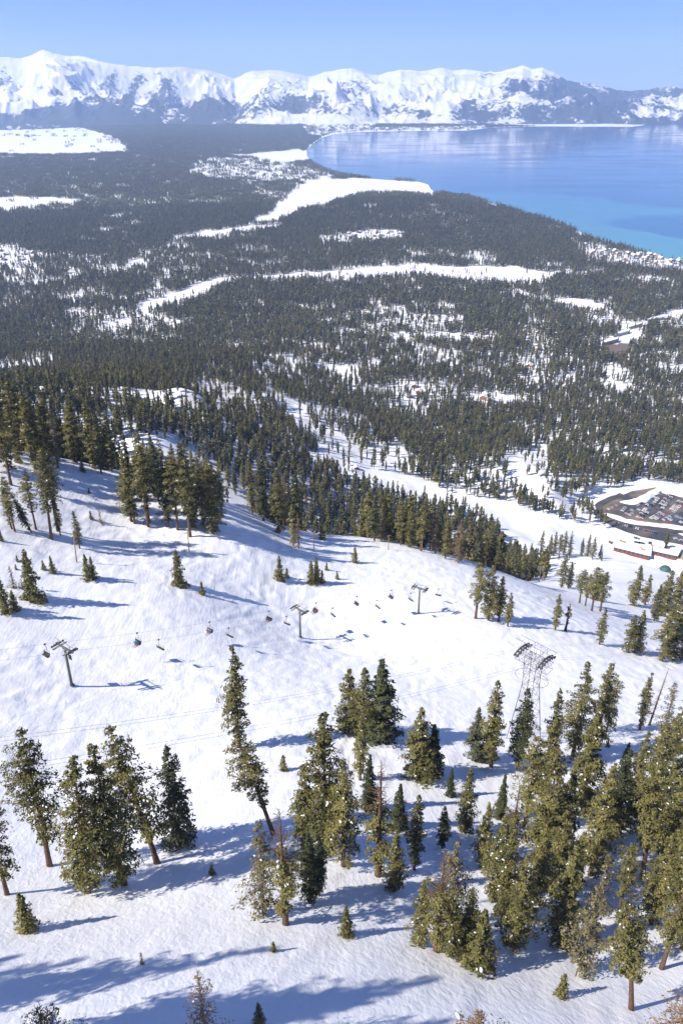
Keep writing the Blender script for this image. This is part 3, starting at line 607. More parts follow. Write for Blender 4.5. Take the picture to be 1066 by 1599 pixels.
FG = '''12 1398 1238 open|tall open pine cut by the left picture edge, bare lower trunk
78 1352 1134 open|tall open pine with bare trunk foot, second from the left edge|tx30
137 1395 1178 tall|snow-flecked pine with thin top, foot in snow beside the broadest left pine|tx108
195 1383 1155 tall|broad snow-laden pine in the middle of the left foreground group|tx143
246 1348 1128 open|leaning pine with long bare trunk, tallest of the left foreground group|tx177
280 1316 1160 greyfir|dense grey-green fir at the right end of the left foreground group
45 1453 1392 young|lone young fir low on the left, casting a long blue shadow
332 1366 1349 sapling|tiny sapling in the long shadow right of the left foreground group
223 1506 1486 palesapling|thin pale bare sapling on open snow at lower left
427 1484 1469 sapling|tiny fir poking from the shadow tip at lower centre
540 1459 1414 young|lone young fir on open snow at lower centre
405 1596 1564 young|small fir cut by the bottom edge left of centre
326 1650 1512 browntop|brown-tipped conifer rising from the bottom edge left of centre
82 1655 1572 browntop|twiggy brown crown at the bottom edge far left
738 1660 1578 browntop|rusty brown crown at the bottom edge right of centre
1048 1655 1552 browntop|pale brown twiggy crown in the bottom right corner
875 1555 1521 sapling|small snow-dusted fir bush alone near the bottom right
443 1201 1178 sapling|small fir alone on snow just right of the leaning pine
374 1166 1006 slim|tall slim pine standing alone above the leaning snow-laden pine|tx360
427 1302 1138 pine|leaning snow-laden pine with bare lower trunk, below the tall slim pine|tx376
412 1426 1276 pale|pale yellowish thin fir left of the dying reddish trunk
446 1441 1258 snag|dying pine with bare reddish trunk and spiky dead top|tx436
484 1408 1300 dark|dark fir just right of the dying reddish pine
498 1396 1302 dark|thin dark fir with bare trunk beside a twin, right of the reddish pine
508 1332 1106 tall|tallest pine of the central clump, with pointed yellowish top
478 1322 1190 dense|bushy fir tucked against the left of the tallest central pine
536 1352 1182 tall|snow-speckled bushy pine right of the tallest central pine
562 1216 1113 slim|narrow pine standing just below the three firs on the run
545 1142 1042 dense|left tree of the tight three-fir clump on the open run
567 1149 1040 tall|middle tree of the tight three-fir clump on the open run
593 1152 1028 darkfir|dark right tree of the tight three-fir clump on the open run
590 1366 1186 snag|dying pine with long bare limbs in the middle of the central clump
576 1262 1176 darkfir|dark fir behind the bare-limbed pine of the central clump
616 1387 1292 dense|squat green fir at the lower right of the central clump
622 1292 1222 darkfir|slim dark bluish fir standing behind the central clump's right side
646 1356 1236 slim|thin sparse pine at the right end of the central clump
652 1213 1103 dense|bright bushy fir of the pair alone on the shaded run
673 1209 1130 darkfir|dark fir of the pair alone on the shaded run
702 1243 1198 darkfir|small dark conical fir above the path between the clumps
725 1299 1198 dense|green conical fir between the central clump and the right-hand wood
690 1323 1256 dark|dark fir with pale top left of the green conical fir
740 1187 1102 greyfir|grey-green fir left of the tall column pine below the tram tower
757 1189 1122 greyfir|smaller grey-green fir half hidden behind its neighbour below the tram tower
766 1198 1057 slim|tall column pine with bare foot, left of the tram tower's legs|tx777
808 1199 1071 dark|tall ragged dark pine standing before the tram tower's left leg
780 1277 1208 darkfir|ragged dark fir under the column pine at the wood's upper left
818 1292 1147 open|sparse pine right below the tram tower's foot
857 1196 1072 slim|narrow pine just right of the tram tower's foot
893 1182 1032 tall|tall fir at the top left of the right-hand wood
928 1172 1031 tall|tall twin-topped fir at the top of the right-hand wood
946 1142 1050 open|crooked open pine at the top right of the wood's upper clump
906 1262 1098 dense|large bright bushy fir below the two tallest firs of the wood
947 1166 1152 sapling|tiny dark fir in the shaded gap of the right-hand wood
998 1138 1048 slim|slim column fir left of the leaning dead trunk
1013 1131 1040 deadtree|leaning dead brown trunk with bare stubs near the right edge|tx1043
1036 1142 1062 pale|thin pale pine with reddish twigs behind the leaning dead trunk
1060 1172 1066 dense|dense fir on the right edge beside the thin pale pine
978 1290 1140 dense|large bright fir with snow specks right of the wood's shaded gap
1030 1232 1110 tall|tall green fir near the right edge below the leaning dead trunk
1008 1264 1126 tall|bushy fir with brown trunk between two larger firs near the right edge
796 1332 1228 snag|dying brown pine with bare limbs at the wood's left side
772 1402 1272 dense|broad bright fir at the left front of the right-hand wood
842 1347 1168 tall|tall fir with dark right side in the wood's left half
872 1332 1198 dense|yellowish bushy fir in the middle of the right-hand wood
920 1367 1192 tall|bright column fir in the centre of the right-hand wood
952 1312 1168 dark|dark shaded fir right of the bright column fir
1002 1374 1188 pine|leaning pine with bare lower trunk in the wood's right half|tx1030
1050 1402 1214 dense|big bright fir on the right edge, halfway down the wood
681 1484 1322 snag|dying pine with many bare pale limbs at the wood's lower left corner
655 1471 1372 dense|low spreading green fir at the left foot of the bare-limbed pine
704 1492 1394 dense|bushy fir just right of the bare-limbed pine's trunk
746 1510 1420 young|small dense fir at the lowest left tip of the wood
727 1487 1384 dense|rounded green fir behind the wood's lowest left tip
702 1442 1312 pale|pale yellow thin crown behind the bare-limbed pine
802 1484 1334 tall|bright snow-dusted fir in the lower middle of the wood
784 1442 1292 tall|dusky fir behind the bright fir at the wood's lower middle
872 1472 1318 dense|snow-laden fir with trunk in drifted snow at the wood's lower edge
905 1515 1380 pale|pale yellow-grey thin fir at the wood's lower edge
964 1428 1316 pine|small snow-topped pine with bare trunk in the wood's lower right
985 1577 1403 pine|front pine with thick bare trunk and snowy limbs at lower right|tx999
1032 1512 1368 pine|pine with bare trunk behind the front pine at lower right
932 1424 1328 pale|thin grey-yellow fir top above the pale fir at lower right
1062 1482 1378 tall|fir cut by the right edge above the front pine
832 1424 1288 tall|tall snow-speckled fir left of the wood's centre front
1048 1332 1148 tall|tall fir with snowy limbs on the right edge of the upper wood
962 1252 1158 dense|green fir at the lower side of the wood's shaded gap
742 966 877 pine|tall pine with bare reddish foot, left tree of the group below the third lift tower
762 969 882 tall|middle tree of the group on the run right of the third lift tower
778 970 898 slim|slim tree at the right of the tall group near the third lift tower
792 979 925 slim|short ragged fir right beside the tall group near the third lift tower
866 984 926 slim|narrow fir left of the charred trunk on the right-hand run
882 985 943 charred|blackened leaning trunk beside a narrow fir on the right-hand run|tx890
935 1006 949 slim|lone narrow fir right of the charred trunk
980 1018 958 tall|left fir of the small clump near the right edge of the run
992 1018 952 dense|right fir of the small clump near the right edge of the run
1032 1031 944 tall|big fir with brown top at the right edge of the run
1047 1028 932 dense|bushy fir behind the big fir at the right edge of the run
1062 1032 966 tall|fir cut by the right edge beside the run
876 917 864 tall|left fir of the row crossing the right-hand run
887 919 877 dark|dark fir second in the row crossing the right-hand run
904 941 888 pine|open pine with bare trunk in the middle of the row on the right-hand run
913 946 896 pine|thin pine beside the middle pine of the row on the right-hand run
923 954 884 pine|tallest pine with red trunk in the row on the right-hand run
936 955 892 pine|dark bushy pine at the right end of the row on the right-hand run
930 938 902 young|small fir behind the red-trunked pine on the right-hand run
988 946 881 ridgecone|broad cone-shaped fir above the green hut's slope at right
1006 944 896 ridge|fir right behind the broad cone-shaped fir at right
1020 970 912 ridge|dark-trunked fir left of the mass at the right edge
1033 962 889 ridge|tall green fir below the round green hut
1050 966 886 ridgecone|bushy fir right below the round green hut
1063 984 916 ridge|fir on the right edge above the big brown-topped fir
280 914 857 young|lone conical fir on the open run, largest of the young firs
316 928 908 sapling|tiny fir just right of the lone conical fir
437 906 867 young|young fir left of the small group on the open run
448 902 886 sapling|tiny fir touching the young fir left on the open run
486 911 874 young|left fir of the close young pair on the open run
494 909 869 young|right fir of the close young pair on the open run
503 911 890 sapling|small fir at the right foot of the close young pair
510 891 877 sapling|small fir uphill of the close young pair
526 905 891 sapling|tiny fir furthest right of the small group on the run
554 879 852 young|lone slim young fir below the ridge stand
53 936 857 young|tall young fir with double foot at the left edge of the run
10 957 898 young|young fir cut by the left edge beside the run
24 951 920 young|small fir leaning on the one at the left edge
22 918 884 palesapling|pale thin sapling above the firs at the left edge
83 895 867 young|small young fir between the two larger ones on the left
138 905 864 young|bushy young fir right of the lone pole on the left
146 902 868 young|rounded half of the bushy young fir near the left pole
69 890 874 sapling|tiny sapling left of the small young fir on the left
28 878 866 sapling|tiny dark sapling high on the left snow
26 890 880 sapling|tiny sapling under another on the left snow
140 771 761 sapling|tiny sapling on the snow bank left of the big stand
143 812 797 sapling|small sapling under the snow bank left of the big stand
158 817 796 palesapling|pale thin sapling on the bank left of the big stand
3 845 825 young|small fir cut by the left edge under the leaning pines
18 758 622 pine|tall pine with long bare trunk, leftmost above the left slope
81 842 696 pine|tall open pine in the left cluster, front trunk of three|tx62
91 830 700 pine|dark-trunked pine in the left cluster, behind the front trunk
95 837 772 slim|thin short pine right beside the dark-trunked one on the left
57 828 734 pine|crooked pine in the left cluster with bare trunk
24 831 742 pine|leaning pine at the left edge of the left cluster|tx4
50 832 768 dark|strongly leaning dark pine in the left cluster|tx18
19 827 752 slim|thin leaning pine nearest the left edge in the cluster
125 857 796 slim|short open pine beside the leftmost wooden pole
130 737 714 young|dark young fir on the shaded snow below the left crest
160 732 709 young|left of two small dark firs at the left stand's right end
168 732 711 young|right of two small dark firs at the left stand's right end
458 852 786 tall|leafy front fir of the pair before the ridge stand
466 856 800 browntop|browning short fir leaning on the pair before the ridge stand
846 1250 1122 tall|fir behind the narrow pine right of the tram tower foot
1022 1322 1182 dense|bright fir overlapping the leaning pine of the wood's right half
938 1296 1188 slim|slim fir squeezed left of the dark shaded fir
860 1398 1262 tall|fir between the yellowish fir and the wood's centre front
752 1352 1252 dense|low bright fir at the wood's far left, above the broad one
1016 1442 1300 tall|snow-flecked fir behind the pines at lower right
892 1402 1296 slim|slim fir behind the snow-laden one at the wood's lower edge
1064 1262 1120 dark|dark fir at the right edge above the big bright one
502 842 816 sapling|small pale fir left of the pair under the ridge stand
510 836 814 sapling|small pale fir right of the pair under the ridge stand'''
for ln in FG.split('\n'):
    q = ln.split('|'); x, y, ty, kd = q[0].split(); tx = float(q[2][2:]) if len(q) > 2 else None
    big = kd in ('tall', 'open', 'dense', 'dark', 'pale', 'slim')
    tree(float(x), float(y), float(ty), kd, q[1], tx=tx, width=1.5 if int(x) in (545, 567, 593, 652, 673) else 1.32 if kd in ('pine', 'tall', 'slim', 'dense', 'ridge', 'ridgecone', 'dark') and 860 < float(y) < 1040 else (1.06 if float(x) > 640 and float(y) > 1100 else 1.08) if big else (2.3 if kd == 'browntop' and float(y) > 1651 else 1.0))
# trees outside the picture whose shadows fall into it
SH = Vector((math.sin(SHADOW_AZ), math.cos(SHADOW_AZ), 0))
for tx_, ty_, h in ((200,1508,30),(140,1498,29),(60,1490,28),(120,1540,30),(452,1476,27),(300,1580,30),(690,1528,31),(640,1545,30),(600,1560,30),(720,1590,30),(560,1540,29),(880,1536,28),(960,1570,30),(400,1130,24)):
    t_ = at(tx_, ty_); Ln = 15.0
    while Ln < 120 and float(ground(t_.x-SH.x*Ln, t_.y-SH.y*Ln)) + h - Ln*math.tan(SUN_EL) > t_.z: Ln += 1.0
    b_ = t_ - SH*Ln; b_.z = float(ground(b_.x, b_.y)); u0, v0 = project(b_.x, b_.y, b_.z+h*0.5)
    if -60 < u0 < 1126 and v0 < 1640: continue
    plant('tall' if h % 2 else 'dense', b_, h, 'fir standing outside the picture, seen only by its shadow on the snow', 'trees just outside the picture')
def stand(n, curve, depth, hrange, kinds, where, group, seed, rows=3, tops=None):
    """a dense stand: a front edge seen in the photograph and rows going back from it over the ground"""
    g = np.random.default_rng(seed); xs = [c[0] for c in curve]; out = []
    for i in range(n):
        row = i % rows; px = xs[0] + (xs[-1]-xs[0])*((i//rows + g.uniform(0.1, 0.9))/math.ceil(n/rows)); py = np.interp(px, xs, [c[1] for c in curve])
        p = at(px, py); dirv = Vector((p.x, p.y, 0)).normalized(); p = p + dirv*(depth*(row + g.uniform(0, 0.7))/rows) + Vector((dirv.y, -dirv.x, 0))*g.uniform(-2, 2)
        p.z = float(ground(p.x, p.y)); h = g.uniform(*hrange)
        if tops is not None: h = min(max(height_to(p, np.interp(px, [c[0] for c in tops], [c[1] for c in tops]) + g.uniform(0, 44)), 8), 31)
        out.append((row, float(project(p.x, p.y, p.z)[0]), p, h, kinds[int(g.integers(len(kinds)))]))
    rn = ['front', 'second', 'third', 'fourth', 'rear'] if rows > 1 else ['']
    for row in range(rows):
        q = sorted([o for o in out if o[0] == row], key=lambda o: o[1])
        for i, (_, _, p, h, kd) in enumerate(q):
            plant(kd, p, h, f'{ordinal(i)} tree from the left, {rn[row] if row < rows-1 else "rear"} row of the {where}', group, None, 1.06)
RK = ['ridge', 'ridge', 'ridgecone', 'dark', 'tall', 'slim', 'open', 'ridgecone', 'greyfir', 'pale']
stand(48, [(-15,742),(40,736),(100,733),(150,740),(182,752)], 75, (20, 28), RK + ['pine'], 'left crest stand', 'trees along the left crest', 3, 4, [(-15,600),(45,588),(90,606),(140,620),(182,640)])
stand(48, [(184,808),(215,824),(250,834),(300,840),(348,836)], 78, (18, 28), ['slim', 'open', 'tall', 'ridge', 'ridgecone', 'dark', 'pale', 'pine'], 'big stand left of centre', 'trees of the big stand left of centre', 4, 4, [(186,690),(230,668),(270,672),(330,690),(346,705)])
stand(66, [(352,776),(375,785),(400,808),(432,835),(475,822),(520,828),(560,838),(585,846),(620,852),(660,866),(700,877),(722,884)], 46, (17, 25), RK + ['browntop'], 'ridge stand beyond the run', 'trees of the ridge stand', 5, 4, [(352,690),(400,705),(450,718),(520,728),(580,745),(640,775),(700,800),(722,806)])
stand(16, [(748,884),(770,889),(800,894),(826,898),(842,896)], 30, (18, 24), RK, 'clump at the ridge end', 'trees of the clump at the ridge end', 6, 2, [(748,820),(790,806),(842,832)])
stand(14, [(838,872),(870,872),(905,868),(945,872)], 30, (16, 22), RK + ['pine'], 'loose stand above the ski lodge', 'trees above the ski lodge', 8, 2, [(838,812),(870,812),(905,828),(945,834)])
# ---------------------------------------------------------------- the forest of the valley, too many trees to count
def simple_tree(seed, H, R, n, tuft, bare=0.12, round_=False):
    g = np.random.default_rng(seed); t = np.sort(g.random(n)); z = H*(bare+(1-bare)*t); prof = np.minimum(1, 0.5+1.5*t)*(np.minimum(1, (1-t)*2.0+0.05) if not round_ else np.sqrt(np.clip(1-t**3, 0.02, 1)))
    a = g.uniform(0, 6.283, n); lump = 0.7+0.4*np.sin(a*2+z*0.7+seed)
    r = R*prof*lump*np.sqrt(g.random(n))*0.95
    C = np.stack([r*np.cos(a), r*np.sin(a), z], -1); D = unit(np.stack([np.cos(a), np.sin(a), g.normal(-0.1, 0.5, n)], -1) + g.normal(0, 0.35, (n, 3)))
    S = unit(np.cross(D, unit(g.normal(0, 0.6, (n, 3))+np.array([0, 0, 1.0])))); s = tuft*g.uniform(0.7, 1.3, n)*(0.6+0.5*prof)
    V, Fq = kites(C, D, S, s*1.3, s*0.95)
    tv = np.repeat(np.clip(0.48 + g.normal(0, 0.22, n), 0, 1), 4)
    b = len(V); k = np.arange(3); tr = np.concatenate([np.stack([0.28*np.cos(k*2.09), 0.28*np.sin(k*2.09), 0*k-1.0], -1), [[0, 0, H*0.85]]])
    V = np.concatenate([V, tr]); F3 = np.array([[b, b+1, b+3], [b+1, b+2, b+3], [b+2, b, b+3]])
    return V, Fq, F3, np.concatenate([tv, np.zeros(4)])
def template(name, parts, m=None):
    Vs, Q, T, tv, o = [], [], [], [], 0
    for V, q, t3, t in parts:
        Vs.append(V); Q.append(q+o); T.append(t3+o); tv.append(t); o += len(V)
    Q = np.concatenate(Q); T = np.concatenate(T)
    me = mesh_np(name, np.concatenate(Vs), [Q, T], [m or M_FAR, M_BARK_GREY], np.concatenate([np.zeros(len(Q)), np.ones(len(T))]))
    a = me.attributes.new('tint', 'FLOAT', 'POINT'); a.data.foreach_set('value', np.concatenate(tv).astype(np.float32))
    return bpy.data.objects.new(name, me)
def scatter(name, V, scl, rot, templates, label):
    col = bpy.data.collections.new(name+'_kinds')
    for t in templates: col.objects.link(t)
    me = bpy.data.meshes.new(name); me.vertices.add(len(V)); me.vertices.foreach_set('co', V.astype(np.float32).ravel())
    for nm, dt in (('scl', scl), ('rot', rot)):
        a = me.attributes.new(nm, 'FLOAT', 'POINT'); a.data.foreach_set('value', dt.astype(np.float32))
    me.update(); o = obj(name, me, kind='stuff', label=label, category='forest')
    ng = bpy.data.node_groups.new(name+'_scatter', 'GeometryNodeTree'); ng.interface.new_socket('Geometry', in_out='INPUT', socket_type='NodeSocketGeometry'); ng.interface.new_socket('Geometry', in_out='OUTPUT', socket_type='NodeSocketGeometry')
    n = ng.nodes; L = ng.links.new; gi = n.new('NodeGroupInput'); go = n.new('NodeGroupOutput')
    ci = n.new('GeometryNodeCollectionInfo'); ci.inputs['Collection'].default_value = col; ci.inputs['Separate Children'].default_value = True; ci.inputs['Reset Children'].default_value = True
    ip = n.new('GeometryNodeInstanceOnPoints'); ip.inputs['Pick Instance'].default_value = True
    mp = n.new('GeometryNodeMeshToPoints')
    a1 = n.new('GeometryNodeInputNamedAttribute'); a1.data_type = 'FLOAT'; a1.inputs['Name'].default_value = 'scl'
    a2 = n.new('GeometryNodeInputNamedAttribute'); a2.data_type = 'FLOAT'; a2.inputs['Name'].default_value = 'rot'
    cx = n.new('ShaderNodeCombineXYZ'); e2r = n.new('FunctionNodeEulerToRotation'); L(a2.outputs['Attribute'], cx.inputs['Z']); L(cx.outputs[0], e2r.inputs[0])
    L(gi.outputs[0], mp.inputs['Mesh']); L(mp.outputs[0], ip.inputs['Points']); L(ci.outputs[0], ip.inputs['Instance']); L(e2r.outputs[0], ip.inputs['Rotation']); L(a1.outputs['Attribute'], ip.inputs['Scale']); L(ip.outputs[0], go.inputs[0])
    o.modifiers.new('trees', 'NODES').node_group = ng
    return o
def forest(name, r0, r1, per_ha, templates, hr, label, seed, az=31.0):
    g = np.random.default_rng(seed); area = math.radians(2*az)*(r1*r1-r0*r0)/2; n = int(area/1e4*per_ha)
    a = np.radians(g.uniform(-az, az, n)); r = np.sqrt(g.uniform(r0*r0, r1*r1, n)); x, y = r*np.sin(a), r*np.cos(a)
    z = ground(x, y) if r0 < 2500 else base_ground(x, y)
    d, e = forest_density(x, y, z); k = g.random(n) < d
    if r0 < 1500: k &= ~in_poly(x, y, RUN_W)
    if r1 > 2300: 
        ld = np.full(n, 1e4); f = (r > 2300) & k; ld[f] = lake_dist(x[f], y[f]); k &= ld > 18
        z = np.where(r > 2300, z*smooth(0, 500, ld)+0.15, z)
    k &= ~(in_poly(x, y, LOT_W) | ((r > 700) & (r < 1500) & (edge_dist(x, y, LOT_W) < 8)))
    px, py = project(x, y, z); k &= (px > -140) & (px < 1210)
    if r0 < 1500:                                                   # the near run's far edge hides nothing of its own
        k &= ~((px > 850) & (py > 868) & (r < 960))
    x, y, z = x[k], y[k], z[k]; n = len(x)
    return scatter(name, np.stack([x, y, z-0.3], -1), g.uniform(*hr, n)*(0.85+0.3*fbm(x/120, y/120, 2, 91)), g.uniform(0, 6.283, n), templates, label)
KT = ((3.4, 230, M_FAR, False, 24), (2.7, 200, M_FAR_DARK, False, 26), (4.0, 250, M_FAR, True, 23), (3.0, 220, M_FAR_DARK, False, 20), (2.6, 170, M_FAR_PALE, False, 22), (3.6, 230, M_FAR, True, 27), (2.2, 170, M_FAR, False, 17))
near_t = [template(f'forest_tree_{i}', [simple_tree(100+i, H_, R, n, 1.5, 0.28 if rd else 0.1, rd)], m) for i, (R, n, m, rd, H_) in enumerate(KT)]
mid_t = [template(f'valley_tree_{i}', [simple_tree(200+i, H_, R*1.15, 46, 3.0, 0.2 if rd else 0.1, rd)], m) for i, (R, n, m, rd, H_) in enumerate(KT)]
def clump(seed, m=9, w=46):
    g = np.random.default_rng(seed); ps = []
    for _ in range(m):
        V, q, t3, tv = simple_tree(int(g.integers(1e6)), g.uniform(17, 27), g.uniform(2.6, 4.0), 14, 5.0); ps.append((V+np.array([g.uniform(-w/2, w/2), g.uniform(-w/2, w/2), 0]), q, t3, tv))
    return template(f'far_trees_{seed}', ps)
far_t = [clump(300+i) for i in range(6)]
forest('lower_slope_forest', 330, 1900, 185, near_t, (0.55, 1.12), 'dark green conifer forest on the lower slopes', 11)
forest('valley_forest', 1900, 4600, 175, mid_t, (0.6, 1.2), 'conifer forest covering the valley floor', 12)
forest('far_valley_forest', 4600, 13600, 11.0, far_t, (0.8, 1.15), 'hazy conifer forest reaching the mountain foot', 13)
# ================================================================ lift, tram tower, poles
def catenary(a, b, sag, n=14):
    return [a.lerp(b, t/n) - Vector((0, 0, 4*sag*(t/n)*(1-t/n))) for t in range(n+1)]
TOWER_PX = [(113,1072,10.5),(469,995,10.5),(653,958,10.5),(841,908,11.0)]
tb = [at(x, y) for x, y, _ in TOWER_PX]
d0 = (tb[0]-tb[1]); up0 = tb[0] + d0*0.95; up0.z = float(ground(up0.x, up0.y)); d1 = tb[3]-tb[2]; dn0 = tb[3] + d1*0.75; dn0.z = float(ground(dn0.x, dn0.y))
LB = [up0] + tb + [dn0]; LH = [10.5, 10.5, 10.5, 10.5, 11.0, 11.0]
GAUGE = 2.5
def lift_frame(i):
    a, b = LB[max(i-1, 0)], LB[min(i+1, len(LB)-1)]; t = Vector((b.x-a.x, b.y-a.y, 0)).normalized()
    return t, Vector((-t.y, t.x, 0))                                # along the line downhill, across it (towards the far side)
def lift_tower(i, label):
    t, n = lift_frame(i); H = LH[i]; ang = math.atan2(n.y, n.x)     # local x runs along the crossarm
    r = empty('lift_tower', LB[i], (0, 0, ang), label=label, category='lift tower', group='chairlift towers')
    b = MB(); b.tube([(0, 0, -1.0), (0, 0, H*0.5), (0, 0, H-0.2)], [0.34, 0.30, 0.26], 12); b.tube([(0, 0, -0.6), (0, 0, 0.25)], 0.62, 12); b.build('pole', M_TOWER, r, smooth_f=True)
    b = MB(); b.box((0, 0, H), (2*GAUGE+0.9, 0.34, 0.36)); b.box((0, 0, H-0.35), (1.6, 0.28, 0.3)); b.build('crossarm', M_TOWER, r)
    for s in (-1, 1):
        sh = MB()
        for k in range(6): sh.tube([(s*GAUGE-0.09, (k-2.5)*0.56, H-0.05), (s*GAUGE+0.09, (k-2.5)*0.56, H-0.05)], 0.25, 10)
        sh.box((s*(GAUGE-0.16), 0, H-0.1), (0.1, 3.2, 0.2)); sh.box((s*(GAUGE-0.16), 0, H+0.2), (0.1, 1.7, 0.16)); sh.build('sheave_train', M_DARKMETAL, r)
        w = MB(); w.box((s*(GAUGE-0.75), 0, H-0.28), (0.55, 3.6, 0.07)); w.tube([(s*(GAUGE-1.02), -1.8, H-0.25), (s*(GAUGE-1.02), -1.8, H+0.7), (s*(GAUGE-1.02), 1.8, H+0.7), (s*(GAUGE-1.02), 1.8, H-0.25)], 0.035, 5)
        w.build('catwalk', M_STEEL, r)
    g = MB()
    for s in (-1, 1): g.tube([(s*(GAUGE-0.5), 0, H), (s*(GAUGE-0.5), 0, H+1.35)], 0.07, 6)
    g.tube([(-GAUGE-0.6, 0, H+1.35), (GAUGE+0.6, 0, H+1.35)], 0.08, 6); g.build('lifting_frame', M_STEEL, r)
    l = MB()
    for s in (-1, 1): l.tube([(s*0.2, 0.42, 0.6), (s*0.2, 0.38, H-0.4)], 0.03, 4)
    for k in range(int(H/0.5)-1): l.tube([(-0.2, 0.41, 0.8+k*0.5), (0.2, 0.41, 0.8+k*0.5)], 0.02, 4)
    l.build('ladder', M_STEEL, r)
    if i == 1:
        sg = MB(); sg.box((-0.2, -0.75, H*0.72), (1.1, 0.06, 1.3)); sg.build('sign_board', M_DARKMETAL, r, label='dark sign board on the tower pole')
for i, lb in enumerate(['lift tower standing outside the left picture edge', 'nearest lift tower at left, with a sign board on its pole', 'second lift tower from the left, in mid run', 'third lift tower, left of the tall tree group',
                        'farthest lift tower in view, small at the ridge end', 'lift tower hidden below the ridge towards the lodge']):
    lift_tower(i, lb)
ROPES = {}
for s, nm in ((1, 'upper'), (-1, 'lower')):
    pts = []
    for i in range(len(LB)-1):
        _, n0 = lift_frame(i); _, n1 = lift_frame(i+1)
        a = LB[i] + n0*(s*GAUGE) + Vector((0, 0, LH[i]+0.24)); b = LB[i+1] + n1*(s*GAUGE) + Vector((0, 0, LH[i+1]+0.24))
        c = catenary(a, b, 0.012*(b-a).length); pts += c if not pts else c[1:]
    ROPES[nm] = pts; m = MB(); m.tube(pts, 0.02, 5)
    m.build('haul_rope', M_CABLE, label=f'{nm} haul rope of the chairlift strung over the tower heads', category='cable', group='chairlift ropes')
def rope_at(nm, px):
    P = ROPES[nm]
    for a, b in zip(P[:-1], P[1:]):
        ua, ub = float(project(*a)[0]), float(project(*b)[0])
        if (ua-px)*(ub-px) <= 0: return a.lerp(b, (px-ua)/(ub-ua)), (b-a).normalized()
    return None, None
def chair_meshes():
    h = MB(); h.tube([(0, 0, 0), (0, 0.05, -0.5), (0, 0.25, -1.2), (0, 0.2, -1.75)], 0.06, 6)
    h.tube([(-1.05, -0.1, -2.9), (-1.05, 0.12, -2.1), (-0.9, 0.2, -1.75), (0.9, 0.2, -1.75), (1.05, 0.12, -2.1), (1.05, -0.1, -2.9), (1.05, -0.55, -2.92)], 0.05, 5); h.tube([(-1.05, -0.1, -2.9), (-1.05, -0.55, -2.92)], 0.05, 5)
    g = MB(); g.box((0, 0, 0.03), (0.22, 0.55, 0.3), 0, None, (0.7, 0.7))
    s = MB(); s.box((0, -0.32, -2.86), (2.06, 0.56, 0.13))
    b = MB(); M = Matrix.Rotation(math.radians(-14), 3, 'X'); b.box((0, 0.06, -2.48), (2.06, 0.11, 0.62), 0, M)
    f = MB(); f.tube([(-0.95, 0.0, -2.25), (-0.95, -0.75, -2.35), (0.95, -0.75, -2.35), (0.95, 0.0, -2.25)], 0.03, 5); f.tube([(-0.4, -0.75, -2.35), (-0.4, -0.85, -3.3), (0.4, -0.85, -3.3), (0.4, -0.75, -2.35)], 0.025, 5)
    return [('hanger', h.mesh('hanger', M_STEEL, True)), ('grip', g.mesh('grip', M_DARKMETAL)), ('seat', s.mesh('seat', M_DARKMETAL)), ('backrest', b.mesh('backrest', M_DARKMETAL)), ('safety_bar', f.mesh('safety_bar', M_STEEL))]
CH = chair_meshes(); CHAIRS = {}
def lift_chair(rope, px, label):
    p, t = rope_at(rope, px)
    if p is None: return None
    ang = math.atan2(t.y, t.x) + (-math.pi/2 if rope == 'lower' else math.pi/2) + math.pi     # faces its way of travel
    r = empty('lift_chair', p, (0, 0, ang), label=label, category='lift chair', group='chairs of the chairlift')
    for n, m in CH: obj(n, m, r)
    CHAIRS[(rope, px)] = r; return r
UP = [(70, 'empty chair left of the nearest lift tower'), (214, 'chair carrying a rider in blue, left one of the occupied chairs'), (327, 'chair carrying a rider in blue and one in brown'),
      (420, 'chair with two dark riders left of the second tower'), (493, 'chair with dark riders just right of the second tower'), (557, 'first empty upper chair right of the second tower'),
      (611, 'second empty upper chair right of the second tower'), (697, 'empty upper chair right of the third tower'), (791, 'small upper chair just right of the tall tree group'), (818, 'farthest upper chair in view above the ridge end')]
LO = [(248, 'empty lower chair below the left occupied chair'), (357, 'empty lower chair below the chair of the rider in brown'), (447, 'empty lower chair just left of the second tower'), (519, 'empty lower chair just right of the second tower'),
      (589, 'middle empty lower chair between the second and third towers'), (641, 'empty lower chair just left of the third tower'), (684, 'empty lower chair just right of the third tower'), (727, 'empty lower chair at the left edge of the tall tree group'), (812, 'farthest lower chair in view above the ridge end')]
for x, lb in UP: lift_chair('upper', x, lb)
for x, lb in LO: lift_chair('lower', x, lb)
# ---- riders and skiers: one skinned figure, cut into clothing colours
def figure(name, joints, edges, radii, mats, seated):
    me = bpy.data.meshes.new(name); me.from_pydata(joints, edges, []); o = bpy.data.objects.new(name, me); COL.objects.link(o)
    md = o.modifiers.new('skin', 'SKIN'); sv = me.skin_vertices[0].data
    for v, r in zip(sv, radii): v.radius = (r, r)
    sv[0].use_root = True; o.modifiers.new('sub', 'SUBSURF').levels = 1; o.modifiers['sub'].render_levels = 1
    dg = bpy.context.evaluated_depsgraph_get(); nm = bpy.data.meshes.new_from_object(o.evaluated_get(dg)); bpy.data.objects.remove(o)
    nm.materials.clear()
    for m in mats: nm.materials.append(m)
    for p in nm.polygons:
        c = p.center; p.use_smooth = True
        if seated: p.material_index = 2 if c.z > 0.70 else (1 if (c.z < 0.16 and abs(c.x) < 0.3) or c.y < -0.36 else 0)
        else: p.material_index = 2 if c.z > 1.5 else (1 if c.z < 0.9 else 0)
    return nm
